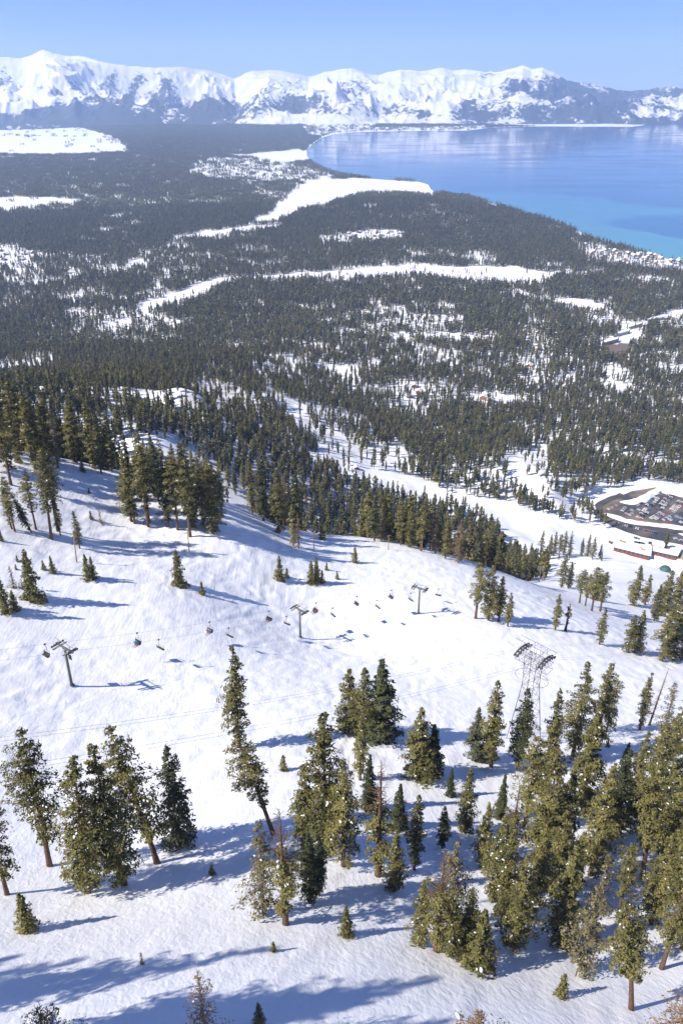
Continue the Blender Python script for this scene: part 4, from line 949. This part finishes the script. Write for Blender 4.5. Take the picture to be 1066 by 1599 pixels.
SEATJ = [(0, 0, 0.12), (0, 0.04, 0.42), (0, 0.02, 0.62), (0, -0.02, 0.72), (0, -0.05, 0.86), (-.11, -.1, .1), (-.13, -.48, .1), (-.14, -.55, -.36), (-.14, -.72, -.42), (.11, -.1, .1), (.13, -.48, .1), (.14, -.55, -.36), (.14, -.72, -.42),
         (-.22, .02, .56), (-.3, -.12, .3), (-.2, -.42, .34), (.22, .02, .56), (.3, -.12, .3), (.2, -.42, .34)]
SEATE = [(0, 1), (1, 2), (2, 3), (3, 4), (0, 5), (5, 6), (6, 7), (7, 8), (0, 9), (9, 10), (10, 11), (11, 12), (2, 13), (13, 14), (14, 15), (2, 16), (16, 17), (17, 18)]
RAD = [.17, .17, .15, .07, .13, .11, .09, .07, .06, .11, .09, .07, .06, .09, .07, .055, .09, .07, .055]
STANDJ = [(0, 0, .95), (0, 0, 1.2), (0, .02, 1.42), (0, 0, 1.53), (0, -.03, 1.68), (-.1, 0, .88), (-.13, -.12, .5), (-.14, 0, .1), (-.14, -.16, .05), (.1, 0, .88), (.13, -.12, .5), (.14, 0, .1), (.14, -.16, .05),
          (-.22, 0, 1.38), (-.32, -.05, 1.12), (-.3, -.3, 1.02), (.22, 0, 1.38), (.32, -.05, 1.12), (.3, -.3, 1.02)]
CLOTH = {'blue': mat('blue_jacket', (0.03, 0.16, 0.50), 0.7, noise=(6, .1)), 'brown': mat('tan_jacket', (0.36, 0.22, 0.13), 0.7, noise=(6, .1)), 'black': mat('black_jacket', (0.03, 0.03, 0.035), 0.7, noise=(6, .1)), 'red': mat('red_jacket', (0.45, 0.05, 0.04), 0.7, noise=(6, .1))}
TROUS = mat('dark_trousers', (0.05, 0.05, 0.06), 0.8, noise=(6, .1)); HELM = mat('dark_helmet', (0.06, 0.06, 0.07), 0.4, noise=(6, .1)); SKI = mat('ski_topsheet', (0.35, 0.08, 0.07), 0.4, noise=(3, .2))
SIT = {k: figure(f'seated_{k}', SEATJ, SEATE, RAD, [m, TROUS, HELM], True) for k, m in CLOTH.items()}
STA = {k: figure(f'standing_{k}', STANDJ, SEATE, RAD, [m, TROUS, HELM], False) for k, m in CLOTH.items()}
def skis(parent, z, y):
    for s in (-1, 1):
        b = MB(); b.box((s*0.14, y, z), (0.09, 1.7, 0.03)); b.poly([(s*0.14-.045, y-.85, z), (s*0.14+.045, y-.85, z), (s*0.14+.02, y-1.0, z+.08), (s*0.14-.02, y-1.0, z+.08)]); b.build('ski', SKI, parent)
RW = {'blue': 'blue', 'brown': 'tan brown', 'black': 'black', 'red': 'red'}
for key, riders in ((('upper', 214), (('blue', -0.25), ('black', 0.4))), (('upper', 327), (('blue', 0.5), ('brown', -0.2))), (('upper', 420), (('black', -0.45), ('black', 0.35))), (('upper', 493), (('black', -0.5), ('black', 0.1), ('red', 0.7)))):
    ch = CHAIRS.get(key)
    if not ch: continue
    for q, (c, dx) in enumerate(riders):
        M = Matrix.Translation(ch.location) @ Matrix.Rotation(ch.rotation_euler.z, 4, 'Z'); loc = M @ Vector((dx, -0.28, -2.78))
        side = 'left' if dx < 0 else 'right'
        where = {214: 'the left occupied chair', 327: 'the chair nearest the lone slim pine', 420: 'the chair left of the second tower', 493: 'the chair right of the second tower'}[key[1]]
        r = empty('person', loc, (0, 0, ch.rotation_euler.z), label=f'seated rider in {RW[c]} jacket, {["first", "second", "third"][q]} on {where}', category='person', group='riders on the chairlift')
        obj('body', SIT[c], r); skis(r, -0.48, -0.62)
for px, py, c, lb in ((594,752,'black','skier in black standing left on the lower run strip'), (599,753,'red','skier in red right beside another on the lower run strip'), (607,757,'blue','skier in blue furthest right on the lower run strip'),
                      (1022,877,'black','person in black on the snow left of the round green hut'), (1026,880,'red','person in red near the small grey dome by the lodge'), (1041,866,'blue','person in blue in front of the lodge right wing'), (1032,868,'black','person in black in front of the lodge middle')):
    p = at(px, py); r = empty('person', p, (0, 0, random.uniform(0, 6)), label=lb, category='person', group='people on the lower snow'); obj('body', STA[c], r); skis(r, 0.02, -0.1)
# ---- aerial tram tower of steel lattice
def tram_tower():
    B = at(813, 1152); H = height_to(B, 1016); zt = B.z + H
    a = at_z(816, 1014, zt); b = at_z(853, 1033, zt); mid = (a+b)/2; arm = (b-a); half = arm.length/2; ang = math.atan2(arm.y, arm.x)
    B = Vector((mid.x, mid.y, float(ground(mid.x, mid.y)))); H = zt - B.z
    r = empty('tram_tower', B, (0, 0, ang), label='tall grey steel lattice tram tower rising above the right-hand wood', category='tower')
    sq = lambda w, z: [Vector((i*w, j*w, z)) for i, j in ((-1, -1), (1, -1), (1, 1), (-1, 1))]
    lev = [(2.9, -0.5), (2.45, H*0.18), (2.05, H*0.36), (1.7, H*0.52), (1.4, H*0.66), (1.35, H*0.78), (1.5, H*0.9), (1.6, H-0.6)]
    for k in range(4):
        g = MB(); g.tube([sq(w, z)[k] for w, z in lev], [0.11]*4+[0.09]*4, 6); g.build('leg', M_STEEL, r)
    g = MB()
    for (w0, z0), (w1, z1) in zip(lev[:-1], lev[1:]):
        p, q = sq(w0, z0), sq(w1, z1)
        for k in range(4):
            n = (k+1) % 4; g.tube([q[k], q[n]], 0.045, 4); g.tube([p[k], q[n]], 0.04, 4); g.tube([p[n], q[k]], 0.04, 4)
    g.build('bracing', M_STEEL, r)
    g = MB(); X = half+1.0
    for y in (-1.3, 1.3):
        for z in (H-0.5, H-2.3):
            g.tube([(-X, y, z), (X, y, z)], 0.07, 5)
        n = 7
        for k in range(n):
            x0 = -X+2*X*k/n; x1 = -X+2*X*(k+1)/n; g.tube([(x0, y, H-0.5), (x1, y, H-2.3)], 0.04, 4); g.tube([(x0, y, H-2.3), (x0, y, H-0.5)], 0.04, 4)
    for k in range(8):
        x0 = -X+2*X*k/7
        for z in (H-0.5, H-2.3): g.tube([(x0, -1.3, z), (x0, 1.3, z)], 0.038, 4)
        if k < 7: g.tube([(x0, -1.3, H-0.5), (x0+2*X/7, 1.3, H-0.5)], 0.038, 4)
    g.build('arm_truss', M_STEEL, r)
    g = MB(); Y = half+1.6
    for y in (-0.9, 0.9):
        g.tube([(-Y, y, H+2.7), (Y, y, H+2.7)], 0.065, 5)
        for x in (-half*0.8, -half*0.25, half*0.25, half*0.8): g.tube([(x, y, H-0.5), (x, y, H+2.7)], 0.045, 4)
        for x in (-half*0.8, half*0.25): g.tube([(x, y, H-0.5), (x+half*0.55, y, H+2.7)], 0.038, 4)
    for x in (-half, 0, half): g.tube([(x, -0.9, H+2.7), (x, 0.9, H+2.7)], 0.038, 4)
    g.build('overhead_frame', M_STEEL, r)
    for s in (-1, 1):
        sd_ = MB(); n = 12
        for dx in (-0.35, 0.35):
            pts = [(s*half+dx, -3.0+6.0*k/n, H+0.55-0.75*(abs(k-n/2)/(n/2))**2) for k in range(n+1)]; sd_.tube(pts, 0.2, 6)
        for k in range(1, n, 2): sd_.box((s*half, -3.0+6.0*k/n, H+0.3-0.75*(abs(k-n/2)/(n/2))**2), (1.1, 0.3, 0.3))
        sd_.build('cable_saddle', mat('saddle_steel', (0.11, 0.11, 0.12), 0.6, 0.2, noise=(1, .2)), r)
        hp = MB(); hp.tube([(s*(1.3+2.6*math.sin(q*math.pi/12)), 2.3*math.cos(q*math.pi/12), H-6.2) for q in range(13)], 0.06, 5)
        for q in (3, 6, 9): hp.tube([(s*1.4, 0, H-5.2), (s*(1.3+2.6*math.sin(q*math.pi/12)), 2.3*math.cos(q*math.pi/12), H-6.2)], 0.04, 4)
        hp.build('guide_hoop', M_STEEL, r)
    fm = MB()
    for k in range(4):
        q = sq(2.95, 0)[k]; fm.box((q.x, q.y, -0.1), (1.1, 1.1, 1.0))
    fm.build('footing', mat('footing_concrete', (0.32, 0.31, 0.29), 0.9, noise=(2, .2)), r)
    return r, a, b
tt_, sa, sb_ = tram_tower()
for s, (lx, ly), (rx, ry), nm in ((sa, (-120, 1176), (1180, 965), 'upper'), (sb_, (-120, 1230), (1180, 985), 'lower')):
    L_ = at(lx, ly, 24.0); R_ = at(rx, ry, 22.0)
    for dx, q in ((-0.35, 'left'), (0.35, 'right')):
        o3 = Vector((0.5*dx, -0.9*dx, 0.62)); m = MB(); m.tube(catenary(L_+o3, s+o3, 2.2, 24) + catenary(s+o3, R_+o3, 2.5, 24)[1:], 0.016, 5)
        m.build('tram_cable', M_CABLE, label=f'{q} cable of the {nm} tram cable pair crossing the snow', category='cable', group='tram cables')
# ---- wooden utility poles and their wires
POLES = [(120,877,838,'leaning wooden pole right of the left pine cluster'), (296,863,830,'wooden pole below the big stand left of centre'), (490,862,833,'wooden pole below the middle of the ridge stand'),
         (606,859,836,'wooden pole with crossarm at the foot of the ridge stand'), (658,862,838,'wooden pole with crossarm furthest right along the ridge stand')]
tops = []
for i, (x, y, ty, lb) in enumerate(POLES):
    p = at(x, y); h = max(7.5, min(height_to(p, ty), 12)); r = empty('utility_pole', p, (0, 0.06 if i == 0 else 0.0, 0.9), label=lb, category='pole', group='wooden poles along the run')
    b = MB(); b.tube([(0, 0, -1), (0, 0, h)], [0.19, 0.13], 8); b.build('pole', M_WOODPOLE, r, smooth_f=True)
    b = MB(); b.box((0, 0.16, h-0.5), (2.2, 0.12, 0.14)); b.build('crossarm', M_WOODPOLE, r)
    for dx in (-0.9, 0, 0.9):
        b = MB(); b.tube([(dx, 0.16, h-0.43), (dx, 0.16, h-0.2)], [0.06, 0.04], 6); b.build('insulator', M_STEEL, r)
    tops.append(p + Vector((0, 0, h-0.2)))
for i, (a, b) in enumerate(zip(tops[:-1], tops[1:])):
    m = MB(); m.tube(catenary(a, b, 1.2), 0.022, 4); m.build('power_line', M_CABLE, label=f'thin wire sagging between the {ordinal(i)} and {ordinal(i+1)} wooden poles from the left', category='wire', group='wires between the poles')
# ================================================================ lodge, car park, houses
M_WALL_BROWN = mat('brown_timber_wall', (0.17, 0.10, 0.07), 0.8, noise=(1.5, .25)); M_RED = mat('red_trim', (0.26, 0.055, 0.05), 0.6, noise=(1, .15)); M_GLASS = mat('dark_window', (0.03, 0.04, 0.05), 0.12, spec=0.5, noise=(0.6, .3))
M_GREENWALL = mat('green_wall', (0.16, 0.30, 0.20), 0.7, noise=(1, .15)); M_TAN = mat('tan_wall', (0.36, 0.27, 0.19), 0.8, noise=(1, .2)); M_ORANGE = mat('cedar_wall', (0.36, 0.17, 0.08), 0.8, noise=(1, .2)); M_GREYWALL = mat('grey_wall', (0.28, 0.29, 0.31), 0.8, noise=(1, .2))
def prism(mb, pts, z0, z1, m=0):
    n = len(pts); b = len(mb.v); mb.v += [(x, y, z0) for x, y in pts] + [(x, y, z1) for x, y in pts]
    ar = sum(pts[i][0]*pts[(i+1) % n][1]-pts[(i+1) % n][0]*pts[i][1] for i in range(n)); o = list(range(n)) if ar > 0 else list(range(n))[::-1]
    mb.f.append(tuple(b+n+k for k in o)); mb.m.append(m); mb.f.append(tuple(b+k for k in o[::-1])); mb.m.append(m)
    for i in range(n): p, q = o[i], o[(i+1) % n]; mb.f.append((b+p, b+q, b+q+n, b+p+n)); mb.m.append(m)
def inset(pts, d):
    c = (sum(p[0] for p in pts)/len(pts), sum(p[1] for p in pts)/len(pts))
    out = []
    for x, y in pts:
        L = math.hypot(x-c[0], y-c[1]); out.append((x+(c[0]-x)*d/L, y+(c[1]-y)*d/L))
    return out
def lodge():
    z0 = at(1000, 862).z; ze = z0 + 5.6
    A = [tuple(at_z(x, y, ze)[:2]) for x, y in ((955, 853.5), (1015.5, 868.5), (1018, 849.5), (966, 842.5))]
    Bq = [tuple(at_z(x, y, ze)[:2]) for x, y in ((1018.2, 860.5), (1057.5, 868.8), (1064, 855.5), (1019, 846))]
    c = Vector((A[1][0], A[1][1], 0)); org = Vector((c.x, c.y, z0)); loc = lambda P: [(x-org.x, y-org.y) for x, y in P]
    A, Bq = loc(A), loc(Bq); r = empty('ski_lodge', org, label='long ski lodge with snow covered flat roof and red trim', category='lodge')
    for P, hz in ((A, 5.0), (Bq, 5.4)):
        b = MB(); prism(b, inset(P, 2.2), -3.0, hz); b.build('wall', M_WALL_BROWN, r)
        b = MB(); prism(b, inset(P, 0.5), hz+0.003, hz+0.45); rf = b.build('roof', M_DARKMETAL, r)
        b = MB(); prism(b, P, hz+0.455, hz+1.0); b.build('roof_snow', M_CAP, rf)
        f0, f1 = Vector((*inset(P, 2.2)[0], 0)), Vector((*inset(P, 2.2)[1], 0)); t = (f1-f0).normalized(); n = Vector((t.y, -t.x, 0)); L = (f1-f0).length
        if n.dot(Vector((-org.x, -org.y, 0))) < 0: n = -n
        b = MB(); q0, q1 = f0+n*1.2, f1+n*1.2; prism(b, [tuple((f0+n*0.01)[:2]), tuple((f1+n*0.01)[:2]), tuple(q1[:2]), tuple(q0[:2])], -0.6, 0.45); b.build('base_band', M_RED, r)
        nw = int(L/5)
        for k in range(nw):
            p = f0 + t*(L*(k+0.5)/nw) + n*0.06; w = MB(); M = Matrix(((t.x, n.x, 0), (t.y, n.y, 0), (0, 0, 1))); w.box((p.x, p.y, 2.9), (3.4, 0.1, 1.9), 0, M); w.build('window', M_GLASS, r)
    for x, y, s, h, m in ((972, 846, 5, 1.6, M_TAN), (1003, 858, 4, 1.5, M_TAN), (999, 855, 3, 1.0, M_TAN), (1030, 855, 3, 1.0, M_TAN), (1014, 848.5, 4, 2.6, M_DARKMETAL), (1017.3, 852, 3, 1.6, M_TAN), (994, 846.5, 7, 0.7, M_DARKMETAL), (1001, 847.5, 7, 0.7, M_DARKMETAL), (968, 843.5, 2, 1.2, M_DARKMETAL)):
        p = at_z(x, y, ze+1.0) - org; b = MB(); b.box((p.x, p.y, 5.9+h/2), (s, s*0.55, h), 0, Matrix.Rotation(-0.5, 3, 'Z')); b.build('roof_unit', m, r)
    p = at_z(948, 846, z0+2) - org; b = MB(); b.box((p.x, p.y, 0.8), (12, 5, 4.4), 0, Matrix.Rotation(-0.75, 3, 'Z')); b.build('side_shed', M_WALL_BROWN, r)
    p = at_z(1063, 869, z0+1) - org; b = MB(); b.box((p.x, p.y, 0.6), (9, 12, 2.4), 0, Matrix.Rotation(-0.5, 3, 'Z')); b.build('deck', M_TAN, r)
lodge()
def dome(px, py, R, m, name, label):
    p = at(px, py); r = empty(name, p, label=label, category='hut'); b = MB(); b.tube([(0, 0, -1.5), (0, 0, R*0.45)], R, 16); b.build('wall', M_GREYWALL, r, smooth_f=False)
    b = MB(); pr = [(R*1.06, R*0.45), (R*0.95, R*0.72), (R*0.7, R*0.98), (R*0.35, R*1.12), (R*0.06, R*1.16)]
    b.tube([(0, 0, z) for _, z in pr], [q for q, _ in pr], 16); b.build('roof', m, r)
    b = MB(); b.box((-R*0.72, -R*0.72, R*0.05), (1.2, 1.2, 2.2), 0, Matrix.Rotation(0.78, 3, 'Z')); b.build('door', M_WALL_BROWN, r)
dome(1038, 889, 5.2, mat('green_canvas', (0.05, 0.10, 0.09), 0.6, noise=(0.8, .2)), 'round_hut', 'round green domed hut on the snow below the lodge')
dome(1029.5, 885, 2.4, mat('grey_canvas', (0.28, 0.32, 0.32), 0.6, noise=(0.8, .2)), 'round_hut', 'small grey domed hut left of the round green hut')
# ---- car park
def flat_poly(name, W, z, m, **props):
    bm = bmesh.new(); f = bm.faces.new([bm.verts.new((x, y, z)) for x, y in W]); bmesh.ops.triangulate(bm, faces=[f]); bmesh.ops.recalc_face_normals(bm, faces=bm.faces[:])
    me = bpy.data.meshes.new(name); bm.to_mesh(me); bm.free(); me.materials.append(m)
    if me.polygons[0].normal.z < 0: me.flip_normals()
    return obj(name, me, **props)
ma = mat('worn_asphalt', (0.06, 0.06, 0.065), 0.85, noise=(0.03, .9)); nt = ma.node_tree; cr = [n for n in nt.nodes if n.type == 'VALTORGB'][0]
cr.color_ramp.elements[0].position = 0.42; cr.color_ramp.elements[0].color = (0.05, 0.05, 0.058, 1); cr.color_ramp.elements[1].position = 0.66; cr.color_ramp.elements[1].color = (0.20, 0.16, 0.13, 1)
flat_poly('car_park', LOT_W, PARK_Z+0.05, ma, kind='structure', label='sandy asphalt car park below the slope')
md = mat('sanded_road', (0.19, 0.155, 0.13), 0.9, noise=(0.05, .5))
ROAD = [(928,797),(940,806),(960,816),(985,822),(1020,829),(1066,838),(1120,850)]
def strip(pts, w):
    P = [at_z(x, y, PARK_Z) for x, y in pts]; l, r_ = [], []
    for i, p in enumerate(P):
        d = (P[min(i+1, len(P)-1)]-P[max(i-1, 0)]).normalized(); n = Vector((-d.y, d.x, 0)); l.append(tuple((p+n*w/2)[:2])); r_.append(tuple((p-n*w/2)[:2]))
    return l, r_
l, r_ = strip([(972,772),(955,778),(938,786),(930,794),(934,803),(955,813),(985,819.5),(1020,825),(1066,833),(1120,843)], 11)
b = MB()
for i in range(len(l)-1): b.poly([(*l[i], PARK_Z+0.09), (*l[i+1], PARK_Z+0.09), (*r_[i+1], PARK_Z+0.09), (*r_[i], PARK_Z+0.09)])
b.build('access_road', mat('wet_asphalt', (0.07, 0.065, 0.065), 0.8, noise=(0.05, .5)), kind='structure', label='dark access road curving around the car park')
def snowbank(pts, w, h, label):
    P = [at_z(x, y, PARK_Z) for x, y in pts]; Q = []
    for a, c in zip(P[:-1], P[1:]):
        n = max(2, int((c-a).length/3)); Q += [a.lerp(c, k/n) for k in range(n)]
    Q.append(P[-1]); V = []; m = 9; org = Q[len(Q)//2]
    for i, p in enumerate(Q):
        d = (Q[min(i+1, len(Q)-1)]-Q[max(i-1, 0)]).normalized(); n = Vector((-d.y, d.x, 0)); e = min(1, 0.2+min(i, len(Q)-1-i)/3)
        for k in range(m):
            s = k/(m-1)*2-1; ww = w*e*(0.8+0.5*float(vnoise(i*0.31, 3.3, 7))); z = h*e*(1-s*s)*(0.6+0.9*float(vnoise(i*0.5, k*0.8, 9)))
            q = p + n*(s*ww/2); V.append((q.x-org.x, q.y-org.y, z-0.12))
    f = [[i*m+k, i*m+k+1, (i+1)*m+k+1, (i+1)*m+k] for i in range(len(Q)-1) for k in range(m-1)]
    me = mesh_np('snow_bank', np.array(V), np.array(f), [M_CAP], smooth_f=True)
    if me.polygons[len(f)//2].normal.z < 0: me.flip_normals()
    obj('snow_bank', me, None, org, label=label, category='snow bank', group='ploughed snow banks of the car park')
snowbank([(967,783.5),(985,785),(1000,781.5),(1016,771),(1030,765),(1046,769),(1075,775),(1140,786)], 13, 3.4, 'ploughed snow bank along the far side of the car park')
snowbank([(943,801),(958,807.5),(975,813),(990,816),(1010,819),(1040,822),(1075,827),(1130,837)], 9, 2.6, 'ploughed snow bank between the car park and the road')
snowbank([(1058,833),(1080,838),(1110,843)], 8, 2.2, 'short snow bank at the right picture edge by the road')
CARCOL = {'white': (0.72, 0.72, 0.72), 'silver': (0.45, 0.46, 0.48), 'grey': (0.17, 0.18, 0.19), 'black': (0.025, 0.025, 0.03), 'blue': (0.04, 0.12, 0.36), 'red': (0.45, 0.03, 0.03), 'tan': (0.36, 0.30, 0.22)}
M_TYRE = mat('tyre_rubber', (0.02, 0.02, 0.02), 0.9, noise=(3, .1))
CARM = {}
for c, rgb in CARCOL.items():
    for big in (0, 1):
        b = MB(); hh = 1.25 if big else 0.98
        b.box((0, 0, 0.62), (1.82, 4.5, 0.62), 0, None, (0.97, 0.98)); b.box((0, 0.2, 0.93+hh*0.26), (1.66, 2.9 if big else 2.4, hh*0.52), 1, None, (0.86, 0.72)); b.box((0, 0.2, 0.945+hh*0.52), (1.45, 2.1 if big else 1.75, 0.06), 0)
        for sx in (-1, 1):
            for sy in (-1.4, 1.4): b.tube([(sx*0.72, sy, 0.33), (sx*0.93, sy, 0.33)], 0.33, 8, 2)
        CARM[(c, big)] = b.mesh(f'{c}_car', [mat(f'{c}_car_paint', rgb, 0.3, noise=(0.5, .06), spec=0.5), M_GLASS, M_TYRE])
Z6 = lambda q: (900+q[0]/6.42, 740+q[1]/6.42)
ROWS = [((310,360),(425,308),1),((440,383),(495,330),1),((505,410),(612,350),2),((596,318),(668,282),1),((615,455),(712,352),2),((706,332),(800,232),2),((792,195),(858,178),1),((752,458),(866,388),2),((824,356),(936,212),2),
        ((880,474),(990,418),2),((944,382),(1066,258),2),((1012,486),(1090,430),2),((385,492),(812,604),1),((1000,640),(1028,690),2),((540,628),(640,660),1)]
RWN = ['left end', 'second', 'third', 'short upper', 'fourth', 'fifth', 'far corner', 'sixth', 'seventh', 'eighth', 'ninth', 'right edge', 'roadside', 'lodge end', 'lodge side']
gc = np.random.default_rng(31)
for ri, (a, c, dbl) in enumerate(ROWS):
    p0, p1 = at_z(*Z6(a), PARK_Z+0.06), at_z(*Z6(c), PARK_Z+0.06); d = (p1-p0); L = d.length; d.normalize(); n = Vector((-d.y, d.x, 0)); cnt = int(L/2.75)
    for side in range(dbl):
        k2 = 0; seen = {}
        for k in range(cnt):
            if gc.random() < 0.13: continue
            col = str(gc.choice(list(CARCOL), p=[.27, .2, .16, .17, .09, .06, .05])); off = (side*5.3-2.65) if dbl == 2 else 0
            p = p0 + d*(k+0.5)*2.75 + n*(off+gc.normal(0, .15)); u, v_ = project(*p)
            if u > 1100: continue
            q = seen.get(col, 0); seen[col] = q+1
            fb = '' if dbl == 1 else (' near' if n.y*(side*2-1) < 0 else ' far')
            obj('parked_car', CARM[(col, int(gc.random() < .5))], None, p, (0, 0, math.atan2(n.y, n.x)-math.pi/2 + (math.pi if gc.random() < .5 else 0) + gc.normal(0, .03)),
                label=f'{ordinal(q)} {col} car counted along the {RWN[ri]} row{"," + fb + " side" if fb else ""} of the car park', category='car', group='cars in the car park')
# ---- houses
HM = {}
def house_meshes(w, d, h, wall):
    k = (w, d, h, wall.name)
    if k not in HM:
        a = MB(); a.box((0, 0, h/2-0.5), (w, d, h+1)); a.poly([(-w/2, -d/2, h), (w/2, -d/2, h), (0, -d/2, h+w*0.26)]); a.poly([(w/2, d/2, h), (-w/2, d/2, h), (0, d/2, h+w*0.26)])
        s = MB(); o = 0.7; rz = h+w*0.26; e = -o*0.52
        for sx in (-1, 1):
            p = [(sx*(w/2+o), -d/2-o, h+e), (sx*(w/2+o), d/2+o, h+e), (0, d/2+o, rz), (0, -d/2-o, rz)]; s.poly(p if sx < 0 else p[::-1], 0); t = [(x, y, z+0.5) for x, y, z in p]; s.poly(t if sx > 0 else t[::-1], 0)
            for i in range(4): s.poly([p[i], p[(i+1) % 4], t[(i+1) % 4], t[i]])
        c = MB(); c.box((w*0.22, 0, rz+0.2), (0.9, 0.9, 2.2))
        wd = MB()
        wd.box((-w*0.2, -d/2-0.02, h*0.55), (w*0.22, 0.12, h*0.35)); wd.box((w*0.2, -d/2-0.02, h*0.55), (w*0.22, 0.12, h*0.35))
        HM[k] = (a.mesh('wall', wall), s.mesh('roof', M_CAP), c.mesh('chimney', M_WALL_BROWN), wd.mesh('window', M_GLASS))
    return HM[k]
def house(px, py, w, d, h, wall, label, group=None, rz=None, p=None, name='cabin'):
    p = p or at(px, py); ms = house_meshes(w, d, h, wall)
    r = empty(name, p, (0, 0, random.uniform(-0.6, 0.6) if rz is None else rz), label=label, category='house')
    if group: r['group'] = group
    obj('wall', ms[0], r); rf = obj('roof', ms[1], r); obj('chimney', ms[2], rf); obj('window', ms[3], r)
    return r
house(568, 692, 12, 9, 9, M_GREENWALL, 'green walled house with snowy roof beside the lower run', rz=0.4, name='house')
house(556, 737, 8, 5, 2.6, M_RED, 'low reddish shed left of the small tree group by the run', rz=0.2, name='shed')
for x, y, w_, lb in ((672,637,M_ORANGE,'left'), (690,641,M_ORANGE,'second'), (724,630,M_TAN,'third'), (741,628,M_ORANGE,'fourth'), (754,624,M_ORANGE,'fifth'), (766,626,M_TAN,'sixth'), (748,634,M_ORANGE,'seventh'), (790,632,M_ORANGE,'right end')):
    house(x, y, 13, 11, 5, w_, f'cedar cabin with snowy roof, {lb} along the forest clearing above the run', 'cabins in the forest clearing')
def block(name, quad, h, wall, label):
    z = float(ground(*at(*quad[0])[:2])); W = [tuple(at_z(x, y, z)[:2]) for x, y in quad]; org = Vector((*W[0], z)); W = [(x-org.x, y-org.y) for x, y in W]
    r = empty(name, org, label=label, category='building'); b = MB(); prism(b, inset(W, 1.0), -2, h); b.build('wall', wall, r); b = MB(); prism(b, W, h+0.003, h+0.8); b.build('roof', M_CAP, r)
block('school_building', [(893,481),(915,484),(920,480),(900,477.5)], 7, M_TAN, 'long low school building in the snowy field at right')
block('school_building', [(872,476),(888,477),(891,474.5),(876,473.5)], 6, M_GREYWALL, 'smaller flat building left of the school in the snowy field')
for i, q in enumerate(([(940,540),(962,534),(966,530),(944,535)], [(958,527),(980,521),(983,517.5),(962,522.5)], [(980,515),(1000,509),(1003,506),(984,511)], [(1010,503),(1035,499),(1037,496),(1013,499.5)])):
    block('warehouse', q, 7, M_GREYWALL if i % 2 else M_TAN, f'{ordinal(i)} long white-roofed building from the left along the snowy road')
gh = np.random.default_rng(77)
def village(n, poly, where, group, sz=(10, 14)):
    xs = [q[0] for q in poly]; ys = [q[1] for q in poly]; got = []
    while len(got) < n:
        x, y = gh.uniform(min(xs), max(xs)), gh.uniform(min(ys), max(ys))
        if not bool(in_poly(np.array([x]), np.array([y]), poly)[0]): continue
        p = at(x, y)
        if p.z < 0.7 and float(lake_dist(np.array([p.x]), np.array([p.y]))[0]) < 25: continue
        if any((p-g_).length < 22 for _, g_ in got): continue
        got.append((x, p))
    for i, (x, p) in enumerate(sorted(got, key=lambda q: q[0])):
        w = float(gh.choice(np.array(sz))); house(0, 0, w, w*1.2, float(gh.choice(np.array([4.5, 6.0]))), [M_TAN, M_WALL_BROWN, M_GREYWALL, M_ORANGE][int(gh.integers(4))], f'{ordinal(i)} snow-roofed house from the left in the {where}', group, p=p, name='house')
village(34, PX('905,380 940,384 1000,396 1066,405 1066,416 1000,414 930,404'), 'lakeside town at right', 'houses of the lakeside town', (11, 16))
village(26, PX('300,268 330,250 430,254 490,264 520,274 470,281 400,284 330,276'), 'marina district beside the beach', 'houses of the marina district', (16, 22))
village(14, PX('820,505 868,510 875,555 832,590 806,560'), 'thin woods right of centre', 'houses in the thin woods', (11, 14))
village(8, PX('0,388 55,396 66,404 30,410 0,410'), 'small clearing at the left edge', 'houses at the left edge', (14, 18))
village(10, PX('540,364 625,362 625,372 560,374'), 'snowy strip before the wooded hill', 'houses before the wooded hill', (14, 18))
village(8, PX('100,402 330,398 340,420 150,435'), 'thinned forest at left', 'houses in the left forest', (12, 16))
village(10, PX('610,560 760,560 760,620 610,622'), 'forest gaps above the cabins', 'houses in the forest gaps', (11, 14))
# ---------------------------------------------------------------- the air between here and the mountains
HAZE = 4.8e-5
hm = bpy.data.materials.new('thin_haze'); hm.use_nodes = True; hn = hm.node_tree
hn.nodes.remove(hn.nodes['Principled BSDF']); pv = hn.nodes.new('ShaderNodeVolumePrincipled')
pv.inputs['Color'].default_value = (0.43, 0.61, 1.0, 1); pv.inputs['Density'].default_value = HAZE; pv.inputs['Anisotropy'].default_value = 0.0
hn.links.new(pv.outputs[0], hn.nodes['Material Output'].inputs['Volume'])
hb = MB(); hb.box((0, 0, 750.0), (66000, 66000, 1600.0)); hb.build('haze', hm, kind='stuff', label='thin bluish haze filling the valley air')
